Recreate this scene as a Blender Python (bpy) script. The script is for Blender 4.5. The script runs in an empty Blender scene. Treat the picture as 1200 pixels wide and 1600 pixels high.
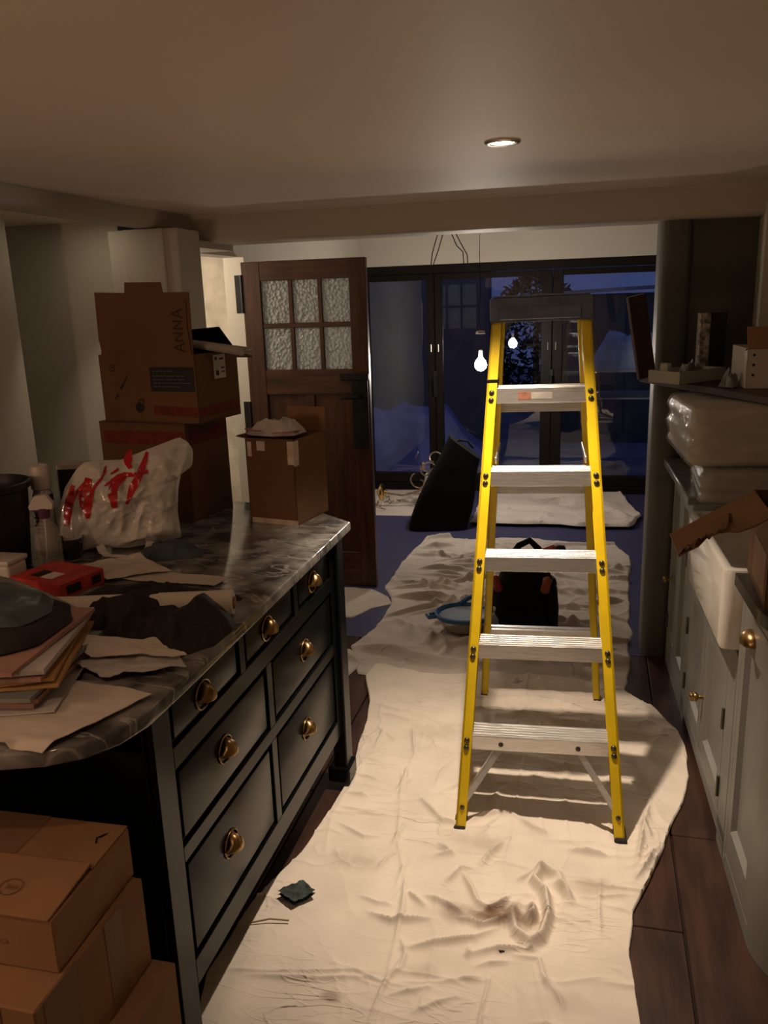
import bpy, bmesh, math, random
import numpy as np
from mathutils import Matrix, Vector

S = bpy.context.scene
C = S.collection
PI = math.pi

# ------------------------------------------------------------------ camera, world, exposure, lights
cam_d = bpy.data.cameras.new('camera'); cam = bpy.data.objects.new('camera', cam_d); C.objects.link(cam)
cam_d.sensor_fit = 'VERTICAL'; cam_d.sensor_height = 36.0; cam_d.sensor_width = 27.0
cam_d.lens = 1294.0 / 1600.0 * 36.0
cam_d.clip_start = 0.02
cam.matrix_world = Matrix(((0.970431, -0.029361, 0.239586, 0.0),
                           (0.239128, 0.252171, -0.937671, 0.0),
                           (-0.032886, 0.967237, 0.251736, 1.6),
                           (0, 0, 0, 1)))
S.camera = cam

S.view_settings.view_transform = 'Standard'
S.view_settings.look = 'None'
S.view_settings.gamma = 1.0
S.view_settings.use_curve_mapping = False
S.view_settings.exposure = 0.0

W = bpy.data.worlds.new('dusk_sky'); S.world = W; W.use_nodes = True
wn = W.node_tree.nodes; wl = W.node_tree.links; wn.clear()
wo = wn.new('ShaderNodeOutputWorld'); wb = wn.new('ShaderNodeBackground')
wt = wn.new('ShaderNodeTexCoord'); wx = wn.new('ShaderNodeSeparateXYZ'); wr_ = wn.new('ShaderNodeValToRGB')
wl.new(wt.outputs['Generated'], wx.inputs[0]); wl.new(wx.outputs['Z'], wr_.inputs[0])
wr_.color_ramp.elements[0].position = 0.0; wr_.color_ramp.elements[0].color = (0.055, 0.075, 0.20, 1)
wr_.color_ramp.elements[1].position = 0.6; wr_.color_ramp.elements[1].color = (0.030, 0.045, 0.15, 1)
wl.new(wr_.outputs[0], wb.inputs['Color']); wb.inputs['Strength'].default_value = 0.85
wl.new(wb.outputs[0], wo.inputs[0])

LAMP = (-0.239, 2.276, 1.97)

def spot(name, loc, energy, size, blend, col, radius=0.03):
    d = bpy.data.lights.new(name, 'SPOT'); d.energy = energy; d.spot_size = math.radians(size); d.spot_blend = blend
    d.color = col; d.shadow_soft_size = radius
    o = bpy.data.objects.new(name, d); C.objects.link(o); o.location = loc
    return o
WARM = (1.0, 0.80, 0.61)
AMB = (1.0, 0.62, 0.40)
spot('downlight_beam', (LAMP[0], LAMP[1], LAMP[2] - 0.012), 142, 74, 0.95, WARM, 0.018)
REST = [(-2.03, 3.07, 1.95), (-0.62, 0.36, 1.97)]            # further fittings: over the recess behind the beam, and behind the camera
spot('downlight_beam', (REST[0][0], REST[0][1], 1.938), 13, 62, 0.9, WARM, 0.02)
spot('downlight_beam', (REST[1][0], REST[1][1], 1.958), 8, 150, 0.8, AMB, 0.02)
wl_ = bpy.data.lights.new('fill_lamp', 'POINT'); wl_.energy = 15; wl_.color = AMB; wl_.shadow_soft_size = 0.07  # added fill light out of view, brightens the ceiling and counter
wlo = bpy.data.objects.new('fill_lamp', wl_); C.objects.link(wlo); wlo.location = (-1.93, 0.10, 1.36)
hl = bpy.data.lights.new('hall_lamp', 'POINT'); hl.energy = 22; hl.color = (1.0, 0.82, 0.62); hl.shadow_soft_size = 0.05
ho = bpy.data.objects.new('hall_lamp', hl); C.objects.link(ho); ho.location = (-2.45, 3.95, 1.78)

# ------------------------------------------------------------------ materials
MATS = {}
def pm(name, col, rough=0.6, metal=0.0, var=0.12, vscale=6.0, col2=None, bump=0.0, bscale=60.0, spec=0.5,
       trans=0.0, emit=None, estr=0.0, coat=0.0, alpha=1.0, stretch=None, sheen=0.0, detail=4.0, lo=0.35, hi=0.65, ior=1.45):
    m = bpy.data.materials.new(name); m.use_nodes = True
    n = m.node_tree.nodes; l = m.node_tree.links
    b = n['Principled BSDF']
    b.inputs['Roughness'].default_value = rough; b.inputs['Metallic'].default_value = metal
    b.inputs['Specular IOR Level'].default_value = spec; b.inputs['IOR'].default_value = ior
    b.inputs['Transmission Weight'].default_value = trans; b.inputs['Coat Weight'].default_value = coat
    b.inputs['Alpha'].default_value = alpha
    if sheen: b.inputs['Sheen Weight'].default_value = sheen
    tc = n.new('ShaderNodeTexCoord'); vec = tc.outputs['Object']
    if stretch:
        mp = n.new('ShaderNodeMapping'); mp.inputs['Scale'].default_value = stretch
        l.new(vec, mp.inputs['Vector']); vec = mp.outputs[0]
    if col2 is None: col2 = tuple(c * (1.0 - var) for c in col); colb = tuple(min(1, c * (1.0 + var)) for c in col)
    else: colb = col
    nz = n.new('ShaderNodeTexNoise'); nz.inputs['Scale'].default_value = vscale; nz.inputs['Detail'].default_value = detail
    l.new(vec, nz.inputs['Vector'])
    r = n.new('ShaderNodeValToRGB'); r.color_ramp.elements[0].position = lo; r.color_ramp.elements[1].position = hi
    r.color_ramp.elements[0].color = (*col2, 1); r.color_ramp.elements[1].color = (*colb, 1)
    l.new(nz.outputs['Fac'], r.inputs[0]); l.new(r.outputs[0], b.inputs['Base Color'])
    if bump:
        nb = n.new('ShaderNodeTexNoise'); nb.inputs['Scale'].default_value = bscale; nb.inputs['Detail'].default_value = 3
        l.new(vec, nb.inputs['Vector'])
        bp = n.new('ShaderNodeBump'); bp.inputs['Strength'].default_value = bump; bp.inputs['Distance'].default_value = 0.01
        l.new(nb.outputs['Fac'], bp.inputs['Height']); l.new(bp.outputs[0], b.inputs['Normal'])
    if emit:
        b.inputs['Emission Color'].default_value = (*emit, 1); b.inputs['Emission Strength'].default_value = estr
    m['ramp'] = r.name
    MATS[name] = m
    return m

def film(name, col, fac, rough=0.1, bump=0.0, bscale=40):
    """thin clear film or pane: see-through mixed with a glossy/diffuse skin"""
    m = bpy.data.materials.new(name); m.use_nodes = True
    n = m.node_tree.nodes; l = m.node_tree.links
    b = n['Principled BSDF']; o = n['Material Output']
    b.inputs['Base Color'].default_value = (*col, 1); b.inputs['Roughness'].default_value = rough
    t = n.new('ShaderNodeBsdfTransparent'); mx = n.new('ShaderNodeMixShader')
    mx.inputs[0].default_value = fac
    l.new(t.outputs[0], mx.inputs[1]); l.new(b.outputs[0], mx.inputs[2]); l.new(mx.outputs[0], o.inputs[0])
    if bump:
        tc = n.new('ShaderNodeTexCoord'); nb = n.new('ShaderNodeTexNoise'); nb.inputs['Scale'].default_value = bscale
        l.new(tc.outputs['Object'], nb.inputs['Vector'])
        bp = n.new('ShaderNodeBump'); bp.inputs['Strength'].default_value = bump; bp.inputs['Distance'].default_value = 0.02
        l.new(nb.outputs['Fac'], bp.inputs['Height']); l.new(bp.outputs[0], b.inputs['Normal'])
    MATS[name] = m
    return m

def window_glass(name):
    m = bpy.data.materials.new(name); m.use_nodes = True
    n = m.node_tree.nodes; l = m.node_tree.links; n.clear()
    o = n.new('ShaderNodeOutputMaterial'); t = n.new('ShaderNodeBsdfTransparent'); g = n.new('ShaderNodeBsdfGlossy')
    f = n.new('ShaderNodeFresnel'); f.inputs['IOR'].default_value = 1.75
    tc = n.new('ShaderNodeTexCoord'); nz = n.new('ShaderNodeTexNoise'); nz.inputs['Scale'].default_value = 0.8
    r = n.new('ShaderNodeValToRGB'); r.color_ramp.elements[0].color = (.82, .84, .86, 1); r.color_ramp.elements[1].color = (.92, .93, .95, 1)
    l.new(tc.outputs['Object'], nz.inputs[0]); l.new(nz.outputs[0], r.inputs[0]); l.new(r.outputs[0], t.inputs['Color'])
    g.inputs['Roughness'].default_value = 0.006; g.inputs['Color'].default_value = (.85, .87, .9, 1)
    mx = n.new('ShaderNodeMixShader'); l.new(f.outputs[0], mx.inputs[0]); l.new(t.outputs[0], mx.inputs[1]); l.new(g.outputs[0], mx.inputs[2])
    l.new(mx.outputs[0], o.inputs[0]); MATS[name] = m
    return m

def marble(name):
    m = pm(name, (0.30, 0.288, 0.265), 0.11, col2=(0.060, 0.058, 0.055), vscale=11.0, detail=12, lo=0.38, hi=0.66)
    n = m.node_tree.nodes; l = m.node_tree.links; b = n['Principled BSDF']; r = n[m['ramp']]
    tc = n.new('ShaderNodeTexCoord')
    mp = n.new('ShaderNodeMapping'); mp.inputs['Rotation'].default_value = (0, 0, 0.6); mp.inputs['Scale'].default_value = (1.0, 2.6, 1.0)
    wv = n.new('ShaderNodeTexNoise'); wv.inputs['Scale'].default_value = 5.0; wv.inputs['Detail'].default_value = 12; wv.inputs['Distortion'].default_value = 0.7
    l.new(tc.outputs['Object'], mp.inputs[0]); l.new(mp.outputs[0], wv.inputs[0])
    rr = n.new('ShaderNodeValToRGB'); e = rr.color_ramp.elements
    e[0].position = 0.485; e[0].color = (0, 0, 0, 1); e[1].position = 0.53; e[1].color = (0, 0, 0, 1)
    k = e.new(0.505); k.color = (.75, .75, .75, 1)
    l.new(wv.outputs['Fac'], rr.inputs[0])
    mx = n.new('ShaderNodeMix'); mx.data_type = 'RGBA'
    l.new(rr.outputs[0], mx.inputs[0]); l.new(r.outputs[0], mx.inputs[6]); mx.inputs[7].default_value = (0.42, 0.40, 0.37, 1)
    l.new(mx.outputs[2], b.inputs['Base Color'])
    return m

def sheet_mat(name, col, stains=()):
    """cotton dust sheet with weave, grime and a few brown stains at places of its own"""
    m = pm(name, col, 0.95, var=0.06, vscale=7, spec=0.15)
    n = m.node_tree.nodes; l = m.node_tree.links; b = n['Principled BSDF']; r = n[m['ramp']]
    prev = r.outputs[0]
    tc = n.new('ShaderNodeTexCoord')
    for (x, y, rad, dark) in stains:
        mp = n.new('ShaderNodeMapping'); mp.inputs['Location'].default_value = (-x / rad, -y / rad * 1.8, 0); mp.inputs['Scale'].default_value = (1 / rad, 1.8 / rad, 0.0)
        nz = n.new('ShaderNodeTexNoise'); nz.inputs['Scale'].default_value = 22; nz.inputs['Detail'].default_value = 6
        l.new(tc.outputs['Object'], nz.inputs[0]); l.new(tc.outputs['Object'], mp.inputs[0])
        g = n.new('ShaderNodeTexGradient'); g.gradient_type = 'SPHERICAL'; l.new(mp.outputs[0], g.inputs[0])
        mu = n.new('ShaderNodeMath'); mu.operation = 'MULTIPLY'; l.new(g.outputs['Fac'], mu.inputs[0]); l.new(nz.outputs['Fac'], mu.inputs[1])
        rp = n.new('ShaderNodeValToRGB'); rp.color_ramp.elements[0].position = 0.12; rp.color_ramp.elements[1].position = 0.42
        rp.color_ramp.elements[1].color = (dark, dark, dark, 1); l.new(mu.outputs[0], rp.inputs[0])
        mx = n.new('ShaderNodeMix'); mx.data_type = 'RGBA'; l.new(rp.outputs[0], mx.inputs[0]); l.new(prev, mx.inputs[6])
        mx.inputs[7].default_value = (0.16, 0.085, 0.04, 1); prev = mx.outputs[2]
    l.new(prev, b.inputs['Base Color'])
    # fine pressed creases and weave as relief
    mp = n.new('ShaderNodeMapping'); mp.inputs['Scale'].default_value = (1.0, 3.2, 1.0); l.new(tc.outputs['Object'], mp.inputs[0])
    last = None
    mk = n.new('ShaderNodeTexNoise'); mk.inputs['Scale'].default_value = 2.6; mk.inputs['Detail'].default_value = 2.0; l.new(tc.outputs['Object'], mk.inputs[0])
    mr = n.new('ShaderNodeMapRange'); mr.inputs['From Min'].default_value = 0.47; mr.inputs['From Max'].default_value = 0.62; l.new(mk.outputs['Fac'], mr.inputs['Value'])
    for sc, wd, st, ds in ((3.6, 0.026, 0.0030, 0.7), (7.5, 0.030, 0.0014, 0.4)):
        nz = n.new('ShaderNodeTexNoise'); nz.inputs['Scale'].default_value = sc; nz.inputs['Detail'].default_value = 2.0; nz.inputs['Distortion'].default_value = ds
        l.new(mp.outputs[0], nz.inputs[0])
        a = n.new('ShaderNodeMath'); a.operation = 'SUBTRACT'; a.inputs[1].default_value = 0.5; l.new(nz.outputs['Fac'], a.inputs[0])
        c = n.new('ShaderNodeMath'); c.operation = 'ABSOLUTE'; l.new(a.outputs[0], c.inputs[0])
        d = n.new('ShaderNodeMapRange'); d.inputs['From Min'].default_value = 0.0; d.inputs['From Max'].default_value = wd; d.inputs['To Min'].default_value = 1.0; d.inputs['To Max'].default_value = 0.0
        l.new(c.outputs[0], d.inputs['Value'])
        e_ = n.new('ShaderNodeMath'); e_.operation = 'MULTIPLY'; l.new(d.outputs[0], e_.inputs[0]); l.new(mr.outputs[0], e_.inputs[1])
        bp = n.new('ShaderNodeBump'); bp.inputs['Strength'].default_value = 0.85; bp.inputs['Distance'].default_value = st
        l.new(e_.outputs[0], bp.inputs['Height'])
        if last: l.new(last.outputs[0], bp.inputs['Normal'])
        last = bp
    l.new(last.outputs[0], b.inputs['Normal'])
    return m

def obscured_glass(name):
    m = bpy.data.materials.new(name); m.use_nodes = True
    n = m.node_tree.nodes; l = m.node_tree.links
    b = n['Principled BSDF']; o = n['Material Output']
    b.inputs['Base Color'].default_value = (.55, .56, .55, 1); b.inputs['Roughness'].default_value = 0.12
    tc = n.new('ShaderNodeTexCoord'); v = n.new('ShaderNodeTexVoronoi'); v.inputs['Scale'].default_value = 58
    l.new(tc.outputs['Object'], v.inputs['Vector'])
    bp = n.new('ShaderNodeBump'); bp.inputs['Strength'].default_value = 0.9; bp.inputs['Distance'].default_value = 0.02
    l.new(v.outputs['Distance'], bp.inputs['Height']); l.new(bp.outputs[0], b.inputs['Normal'])
    t = n.new('ShaderNodeBsdfTranslucent'); t.inputs['Color'].default_value = (.75, .76, .75, 1)
    l.new(bp.outputs[0], t.inputs['Normal'])
    mx = n.new('ShaderNodeMixShader'); mx.inputs[0].default_value = 0.45
    l.new(t.outputs[0], mx.inputs[1]); l.new(b.outputs[0], mx.inputs[2]); l.new(mx.outputs[0], o.inputs[0])
    MATS[name] = m
    return m

pm('wall_paint', (0.55, 0.52, 0.455), 0.75, var=0.04, vscale=1.5, bump=0.04, bscale=18)
pm('ceiling_paint', (0.76, 0.665, 0.575), 0.58, var=0.03, vscale=1.2, bump=0.05, bscale=5, spec=0.35)
pm('beam_paint', (0.52, 0.46, 0.39), 0.55, var=0.04, vscale=1.5, bump=0.04, bscale=8, spec=0.35)
pm('hall_plaster', (0.60, 0.55, 0.47), 0.8, var=0.16, vscale=9, bump=0.15, bscale=12)
pm('dark_wall_tone', (0.085, 0.082, 0.066), 0.6, var=0.05, vscale=2)  # one even grey-green tone, darker than the other walls
pm('column_paint', (0.115, 0.115, 0.097), 0.5, var=0.05, vscale=2)
pm('board_wood', (0.062, 0.027, 0.017), 0.40, col2=(0.022, 0.010, 0.007), vscale=3.6, stretch=(5, 1.0, 1), bump=0.12, bscale=8, detail=8)
pm('subfloor', (0.015, 0.010, 0.008), 0.8)
pm('island_paint', (0.0038, 0.0052, 0.0058), 0.25, var=0.08, vscale=3, bump=0.012, bscale=50, spec=0.22)
pm('brass', (0.36, 0.225, 0.095), 0.30, 1.0, var=0.25, vscale=40)
pm('cabinet_paint', (0.215, 0.213, 0.195), 0.42, var=0.04, vscale=3)
marble('marble_counter')
pm('grey_stone', (0.16, 0.15, 0.135), 0.3, var=0.2, vscale=14)
pm('dark_stone', (0.055, 0.050, 0.045), 0.22, var=0.35, vscale=14)
pm('ceramic', (0.70, 0.67, 0.60), 0.12, var=0.02, coat=0.4)
pm('cardboard', (0.30, 0.165, 0.085), 0.85, var=0.09, vscale=5, bump=0.05, bscale=90, spec=0.2)
pm('cardboard_dark', (0.165, 0.090, 0.047), 0.85, var=0.09, vscale=5, bump=0.05, bscale=90, spec=0.2)
pm('cardboard_edge', (0.14, 0.07, 0.03), 0.9, var=0.3, vscale=60)
pm('packing_tape', (0.225, 0.122, 0.063), 0.7, var=0.06, vscale=8)
pm('clear_tape', (0.62, 0.52, 0.42), 0.15, var=0.2, vscale=20)
pm('red_print', (0.42, 0.035, 0.025), 0.6, var=0.2, vscale=25)
pm('dark_red_print', (0.16, 0.020, 0.012), 0.7, var=0.2, vscale=25)
pm('black_ink', (0.012, 0.010, 0.009), 0.6)
pm('grey_ink', (0.12, 0.11, 0.10), 0.6)
pm('brown_ink', (0.17, 0.085, 0.045), 0.8)
pm('white_label', (0.62, 0.58, 0.52), 0.5, var=0.1, vscale=50)
pm('door_wood', (0.078, 0.029, 0.014), 0.38, col2=(0.036, 0.012, 0.007), vscale=3.0, stretch=(10, 10, 1.2), bump=0.08, bscale=6, detail=8)
pm('door_wood_cross', (0.088, 0.034, 0.016), 0.38, col2=(0.038, 0.013, 0.007), vscale=3.0, stretch=(1.2, 10, 10), bump=0.08, bscale=6, detail=8)
obscured_glass('obscured_glass')
pm('black_iron', (0.012, 0.012, 0.012), 0.5, 0.4)
pm('window_frame', (0.009, 0.006, 0.0045), 0.45, spec=0.2, var=0.1)
window_glass('window_glass')
pm('yellow_fibreglass', (0.74, 0.52, 0.012), 0.38, var=0.06, vscale=12, bump=0.04, bscale=120)
pm('aluminium', (0.72, 0.71, 0.69), 0.36, 0.85, var=0.10, vscale=16, stretch=(1, 14, 14), bump=0.08, bscale=22)
pm('steel_bolt', (0.10, 0.09, 0.07), 0.35, 0.8)
pm('sky_tinted_plastic', (0.095, 0.110, 0.155), 0.28, var=0.2, vscale=14, bump=0.1, bscale=70)  # dark grey plastic, blue reflection of the window put into its colour
pm('black_rubber', (0.015, 0.015, 0.015), 0.8)
pm('black_plastic', (0.010, 0.010, 0.010), 0.35)
pm('black_fabric', (0.0065, 0.006, 0.006), 0.9, var=0.2, spec=0.2)
pm('garment_black', (0.026, 0.022, 0.020), 0.75, var=0.2, vscale=20, bump=0.2, bscale=120, spec=0.3)
pm('bag_plastic', (0.62, 0.60, 0.55), 0.13, var=0.05, vscale=10, bump=0.25, bscale=60, coat=0.6)
pm('bag_red', (0.50, 0.018, 0.022), 0.2, var=0.08, vscale=20)
pm('teal_plastic', (0.060, 0.082, 0.080), 0.3, var=0.2, vscale=14, bump=0.3, bscale=30)
pm('blue_grey_cloth', (0.050, 0.066, 0.076), 0.9, var=0.2, vscale=20)
pm('paper', (0.58, 0.52, 0.45), 0.75, var=0.05, vscale=5, bump=0.06, bscale=30)
pm('paper_cool', (0.50, 0.47, 0.45), 0.7, var=0.06, vscale=5)
pm('newsprint', (0.34, 0.31, 0.28), 0.85, var=0.15, vscale=40)
pm('kraft_paper', (0.42, 0.235, 0.085), 0.75, var=0.1, vscale=8, bump=0.1, bscale=25)
pm('pink_card', (0.36, 0.20, 0.165), 0.7, var=0.1)
pm('grey_green_card', (0.19, 0.21, 0.185), 0.7, var=0.1)
pm('grey_film', (0.20, 0.185, 0.165), 0.28, var=0.1, vscale=12)
pm('roll_paper', (0.64, 0.58, 0.49), 0.55, var=0.04, vscale=10)
pm('bin_black', (0.012, 0.011, 0.011), 0.45)
pm('white_plastic', (0.62, 0.57, 0.52), 0.35, var=0.03)
pm('can_white', (0.50, 0.47, 0.45), 0.3, 0.2, var=0.04)
pm('purple_plastic', (0.12, 0.035, 0.10), 0.3)
film('clear_plastic', (0.55, 0.52, 0.48), 0.30, 0.08)
film('wrap_film', (0.60, 0.56, 0.50), 0.26, 0.14, 0.8, 22)
pm('smoky_glass', (0.02, 0.02, 0.02), 0.08, coat=0.5)
pm('wrapped_beige', (0.36, 0.30, 0.215), 0.45, var=0.16, vscale=5, stretch=(1, 1, 6))
pm('wrapped_grey', (0.19, 0.175, 0.15), 0.4, var=0.18, vscale=6)
pm('dark_wood', (0.050, 0.016, 0.009), 0.4, col2=(0.022, 0.008, 0.005), vscale=4, stretch=(1, 6, 6))
pm('tray_card', (0.36, 0.33, 0.27), 0.7, var=0.04)
pm('embossed_silver', (0.36, 0.32, 0.28), 0.35, 0.6, var=0.6, vscale=70, bump=0.8, bscale=90)
pm('crumpled_grey', (0.16, 0.145, 0.13), 0.5, var=0.25, vscale=30)
pm('carton_white', (0.50, 0.45, 0.40), 0.7, var=0.04)
pm('blue_plastic', (0.035, 0.13, 0.29), 0.3, var=0.08)
pm('milky_water', (0.34, 0.40, 0.50), 0.08)
film('tub_plastic', (0.60, 0.50, 0.40), 0.45, 0.2)
film('bottle_plastic', (0.45, 0.55, 0.68), 0.5, 0.1)
pm('red_grip', (0.30, 0.030, 0.022), 0.5)
pm('orange_grip', (0.26, 0.055, 0.020), 0.5)
pm('tool_steel', (0.18, 0.17, 0.16), 0.35, 0.7, var=0.2, vscale=30)
pm('tarnished_metal', (0.42, 0.33, 0.25), 0.3, 0.8, var=0.4, vscale=40)
pm('polished_brass', (0.78, 0.55, 0.22), 0.15, 1.0)
pm('cord_black', (0.010, 0.009, 0.009), 0.5)
pm('bulb_lit', (1, .9, .75), 0.4, emit=(1.0, 0.88, 0.75), estr=400)
pm('lens_lit', (1, .95, .85), 0.3, emit=(1.0, 0.86, 0.62), estr=30)
pm('hall_shade', (1, .95, .85), 0.3, emit=(1.0, 0.84, 0.62), estr=6)
pm('ring_metal', (0.50, 0.46, 0.40), 0.28, 0.9)
pm('ring_silver', (0.55, 0.52, 0.48), 0.3, 0.8)
pm('sponge_green', (0.040, 0.055, 0.050), 0.9, var=0.35, vscale=40, bump=0.5, bscale=90)
pm('twig', (0.30, 0.20, 0.12), 0.8)
pm('patio', (0.34, 0.34, 0.36), 0.8, var=0.2, vscale=2)
pm('garden_render', (0.16, 0.17, 0.18), 0.85, var=0.12, vscale=2.5, bump=0.1, bscale=12)
pm('tarp_blue', (0.36, 0.40, 0.72), 0.4, var=0.15, vscale=4, bump=0.2, bscale=12)
pm('tarp_pale', (0.66, 0.76, 0.86), 0.35, var=0.15, vscale=6, bump=0.2, bscale=12)
pm('shed_board', (0.085, 0.085, 0.10), 0.8, var=0.2, vscale=5)
pm('pale_fascia', (0.42, 0.42, 0.42), 0.6)
pm('foliage', (0.020, 0.040, 0.030), 0.8, var=0.5, vscale=20)
pm('garden_metal', (0.72, 0.70, 0.68), 0.35, 0.5)
pm('rubble', (0.28, 0.27, 0.26), 0.9, var=0.3, vscale=10)
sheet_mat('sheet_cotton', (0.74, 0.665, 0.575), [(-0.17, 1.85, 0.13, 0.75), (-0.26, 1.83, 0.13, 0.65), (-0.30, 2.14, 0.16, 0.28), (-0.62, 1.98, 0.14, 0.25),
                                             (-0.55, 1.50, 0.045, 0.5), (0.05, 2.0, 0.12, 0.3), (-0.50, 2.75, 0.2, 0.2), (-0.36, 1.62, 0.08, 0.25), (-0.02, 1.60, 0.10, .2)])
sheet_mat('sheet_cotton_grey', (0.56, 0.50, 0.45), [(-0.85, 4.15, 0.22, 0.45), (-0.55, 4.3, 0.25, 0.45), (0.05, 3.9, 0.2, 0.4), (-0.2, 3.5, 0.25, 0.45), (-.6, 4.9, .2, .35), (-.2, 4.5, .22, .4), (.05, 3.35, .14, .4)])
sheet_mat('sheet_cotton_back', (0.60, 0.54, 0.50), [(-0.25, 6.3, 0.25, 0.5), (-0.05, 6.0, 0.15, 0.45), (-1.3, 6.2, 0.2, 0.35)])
pm('rear_floor_blue', (0.035, 0.035, 0.105), 0.55, var=0.06, vscale=3)
pm('label_faded', (0.24, 0.10, 0.065), 0.6, var=0.3, vscale=60)
pm('fill_shade_glass', (0.8, 0.75, 0.68), 0.5, emit=(1.0, 0.76, 0.56), estr=1.2)  # glowing shade of the added fill light

# ------------------------------------------------------------------ helpers
class MB:
    def __init__(s): s.v = []; s.f = []; s.M = Matrix.Identity(4)
    def add(s, vs, fs):
        o = len(s.v); s.v.extend([tuple(s.M @ Vector(p)) for p in vs]); s.f.extend([tuple(i + o for i in f) for f in fs]); return s
    def box(s, x0, x1, y0, y1, z0, z1, bev=0.0, seg=1):
        if bev <= 0:
            vs = [(x0, y0, z0), (x1, y0, z0), (x1, y1, z0), (x0, y1, z0), (x0, y0, z1), (x1, y0, z1), (x1, y1, z1), (x0, y1, z1)]
            return s.add(vs, [(3, 2, 1, 0), (4, 5, 6, 7), (0, 1, 5, 4), (1, 2, 6, 5), (2, 3, 7, 6), (3, 0, 4, 7)])
        bm = bmesh.new(); bmesh.ops.create_cube(bm, size=1.0)
        for v in bm.verts: v.co = Vector(((x0 + x1) / 2 + v.co.x * (x1 - x0), (y0 + y1) / 2 + v.co.y * (y1 - y0), (z0 + z1) / 2 + v.co.z * (z1 - z0)))
        bmesh.ops.bevel(bm, geom=list(bm.edges), offset=bev, segments=seg, profile=0.6, affect='EDGES')
        bm.verts.index_update()
        s.add([v.co[:] for v in bm.verts], [[v.index for v in f.verts] for f in bm.faces]); bm.free(); return s
    def prism(s, poly, z0, z1):
        n = len(poly)
        vs = [(x, y, z0) for x, y in poly] + [(x, y, z1) for x, y in poly]
        fs = [tuple(range(n - 1, -1, -1)), tuple(range(n, 2 * n))] + [(i, (i + 1) % n, n + (i + 1) % n, n + i) for i in range(n)]
        return s.add(vs, fs)
    def tube(s, pts, r, n=8, cap=True):
        pts = [Vector(p) for p in pts]; rs = r if isinstance(r, (list, tuple)) else [r] * len(pts)
        vs = []; up = Vector((0, 0, 1))
        for i, p in enumerate(pts):
            t = (pts[min(i + 1, len(pts) - 1)] - pts[max(i - 1, 0)]).normalized()
            a = t.cross(up)
            if a.length < 1e-3: a = t.cross(Vector((1, 0, 0)))
            a.normalize(); b = t.cross(a)
            for k in range(n):
                q = 2 * PI * k / n; vs.append(tuple(p + (a * math.cos(q) + b * math.sin(q)) * rs[i]))
        fs = []
        for i in range(len(pts) - 1):
            for k in range(n): fs.append((i * n + k, i * n + (k + 1) % n, (i + 1) * n + (k + 1) % n, (i + 1) * n + k))
        if cap: fs += [tuple(range(n - 1, -1, -1)), tuple(range((len(pts) - 1) * n, len(pts) * n))]
        return s.add(vs, fs)
    def lathe(s, prof, n=24, c=(0, 0, 0), sx=1.0, sy=1.0, cap=True):
        vs = []
        for r, z in prof:
            for k in range(n):
                q = 2 * PI * k / n; vs.append((c[0] + r * sx * math.cos(q), c[1] + r * sy * math.sin(q), c[2] + z))
        fs = []; m = len(prof)
        for i in range(m - 1):
            for k in range(n): fs.append((i * n + k, i * n + (k + 1) % n, (i + 1) * n + (k + 1) % n, (i + 1) * n + k))
        if cap: fs += [tuple(range(n - 1, -1, -1)), tuple(range((m - 1) * n, m * n))]
        return s.add(vs, fs)
    def grid(s, fn, nu, nv, closed_u=False):
        vs = [fn(i / (nu - (0 if closed_u else 1)), j / (nv - 1)) for j in range(nv) for i in range(nu)]
        fs = []
        for j in range(nv - 1):
            for i in range(nu if closed_u else nu - 1):
                a = j * nu + i; b = j * nu + (i + 1) % nu
                fs.append((a, b, b + nu, a + nu))
        return s.add(vs, fs)
    def ribbon(s, pts, w, fn=None):
        """flat stroke along 2-d points in the x-z plane; fn maps (x, z) to a 3-d point"""
        fn = fn or (lambda x, z: (x, 0.0, z))
        dense = []
        for a, b in zip(pts[:-1], pts[1:]):
            k = max(2, int(math.hypot(b[0] - a[0], b[1] - a[1]) / 0.006) + 1)
            for i in range(k): dense.append((a[0] + (b[0] - a[0]) * i / k, a[1] + (b[1] - a[1]) * i / k))
        dense.append(pts[-1]); m = len(dense)
        ws = w if isinstance(w, (list, tuple)) else [w, w]
        vs = []
        for i, p in enumerate(dense):
            q0 = dense[max(0, i - 1)]; q1 = dense[min(m - 1, i + 1)]
            t = Vector((q1[0] - q0[0], q1[1] - q0[1])); t.normalize()
            f = i / (m - 1) * (len(ws) - 1); k = min(int(f), len(ws) - 2); ww = ws[k] + (ws[k + 1] - ws[k]) * (f - k)
            nx, nz = -t.y * ww / 2, t.x * ww / 2
            for c in (-1, 0, 1): vs.append(fn(p[0] + nx * c, p[1] + nz * c))
        fs = []
        for i in range(m - 1):
            for c in (0, 1): fs.append((i * 3 + c, i * 3 + c + 1, i * 3 + 4 + c, i * 3 + 3 + c))
        return s.add(vs, fs)

def obj(name, mb, mat, parent=None, angle=35, loc=None, rz=0.0):
    me = bpy.data.meshes.new(name); me.from_pydata(mb.v, [], mb.f); me.validate(); me.update()
    bm = bmesh.new(); bm.from_mesh(me); bmesh.ops.recalc_face_normals(bm, faces=bm.faces); bm.to_mesh(me); bm.free()
    me.shade_smooth(); me.set_sharp_from_angle(angle=math.radians(angle))
    me.materials.append(MATS[mat])
    o = bpy.data.objects.new(name, me); C.objects.link(o)
    if parent is not None: o.parent = parent
    if loc is not None: o.location = loc
    o.rotation_euler[2] = rz
    return o
def tag(o, label, cat, group=None):
    o['label'] = label; o['category'] = cat
    if group: o['group'] = group
    return o
def thing(name, label, cat, loc=(0, 0, 0), rz=0.0, group=None, rx=0.0, ry=0.0):
    o = bpy.data.objects.new(name, None); C.objects.link(o); o.empty_display_size = 0.05
    o.location = loc; o.rotation_euler = (rx, ry, rz)
    return tag(o, label, cat, group)
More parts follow.
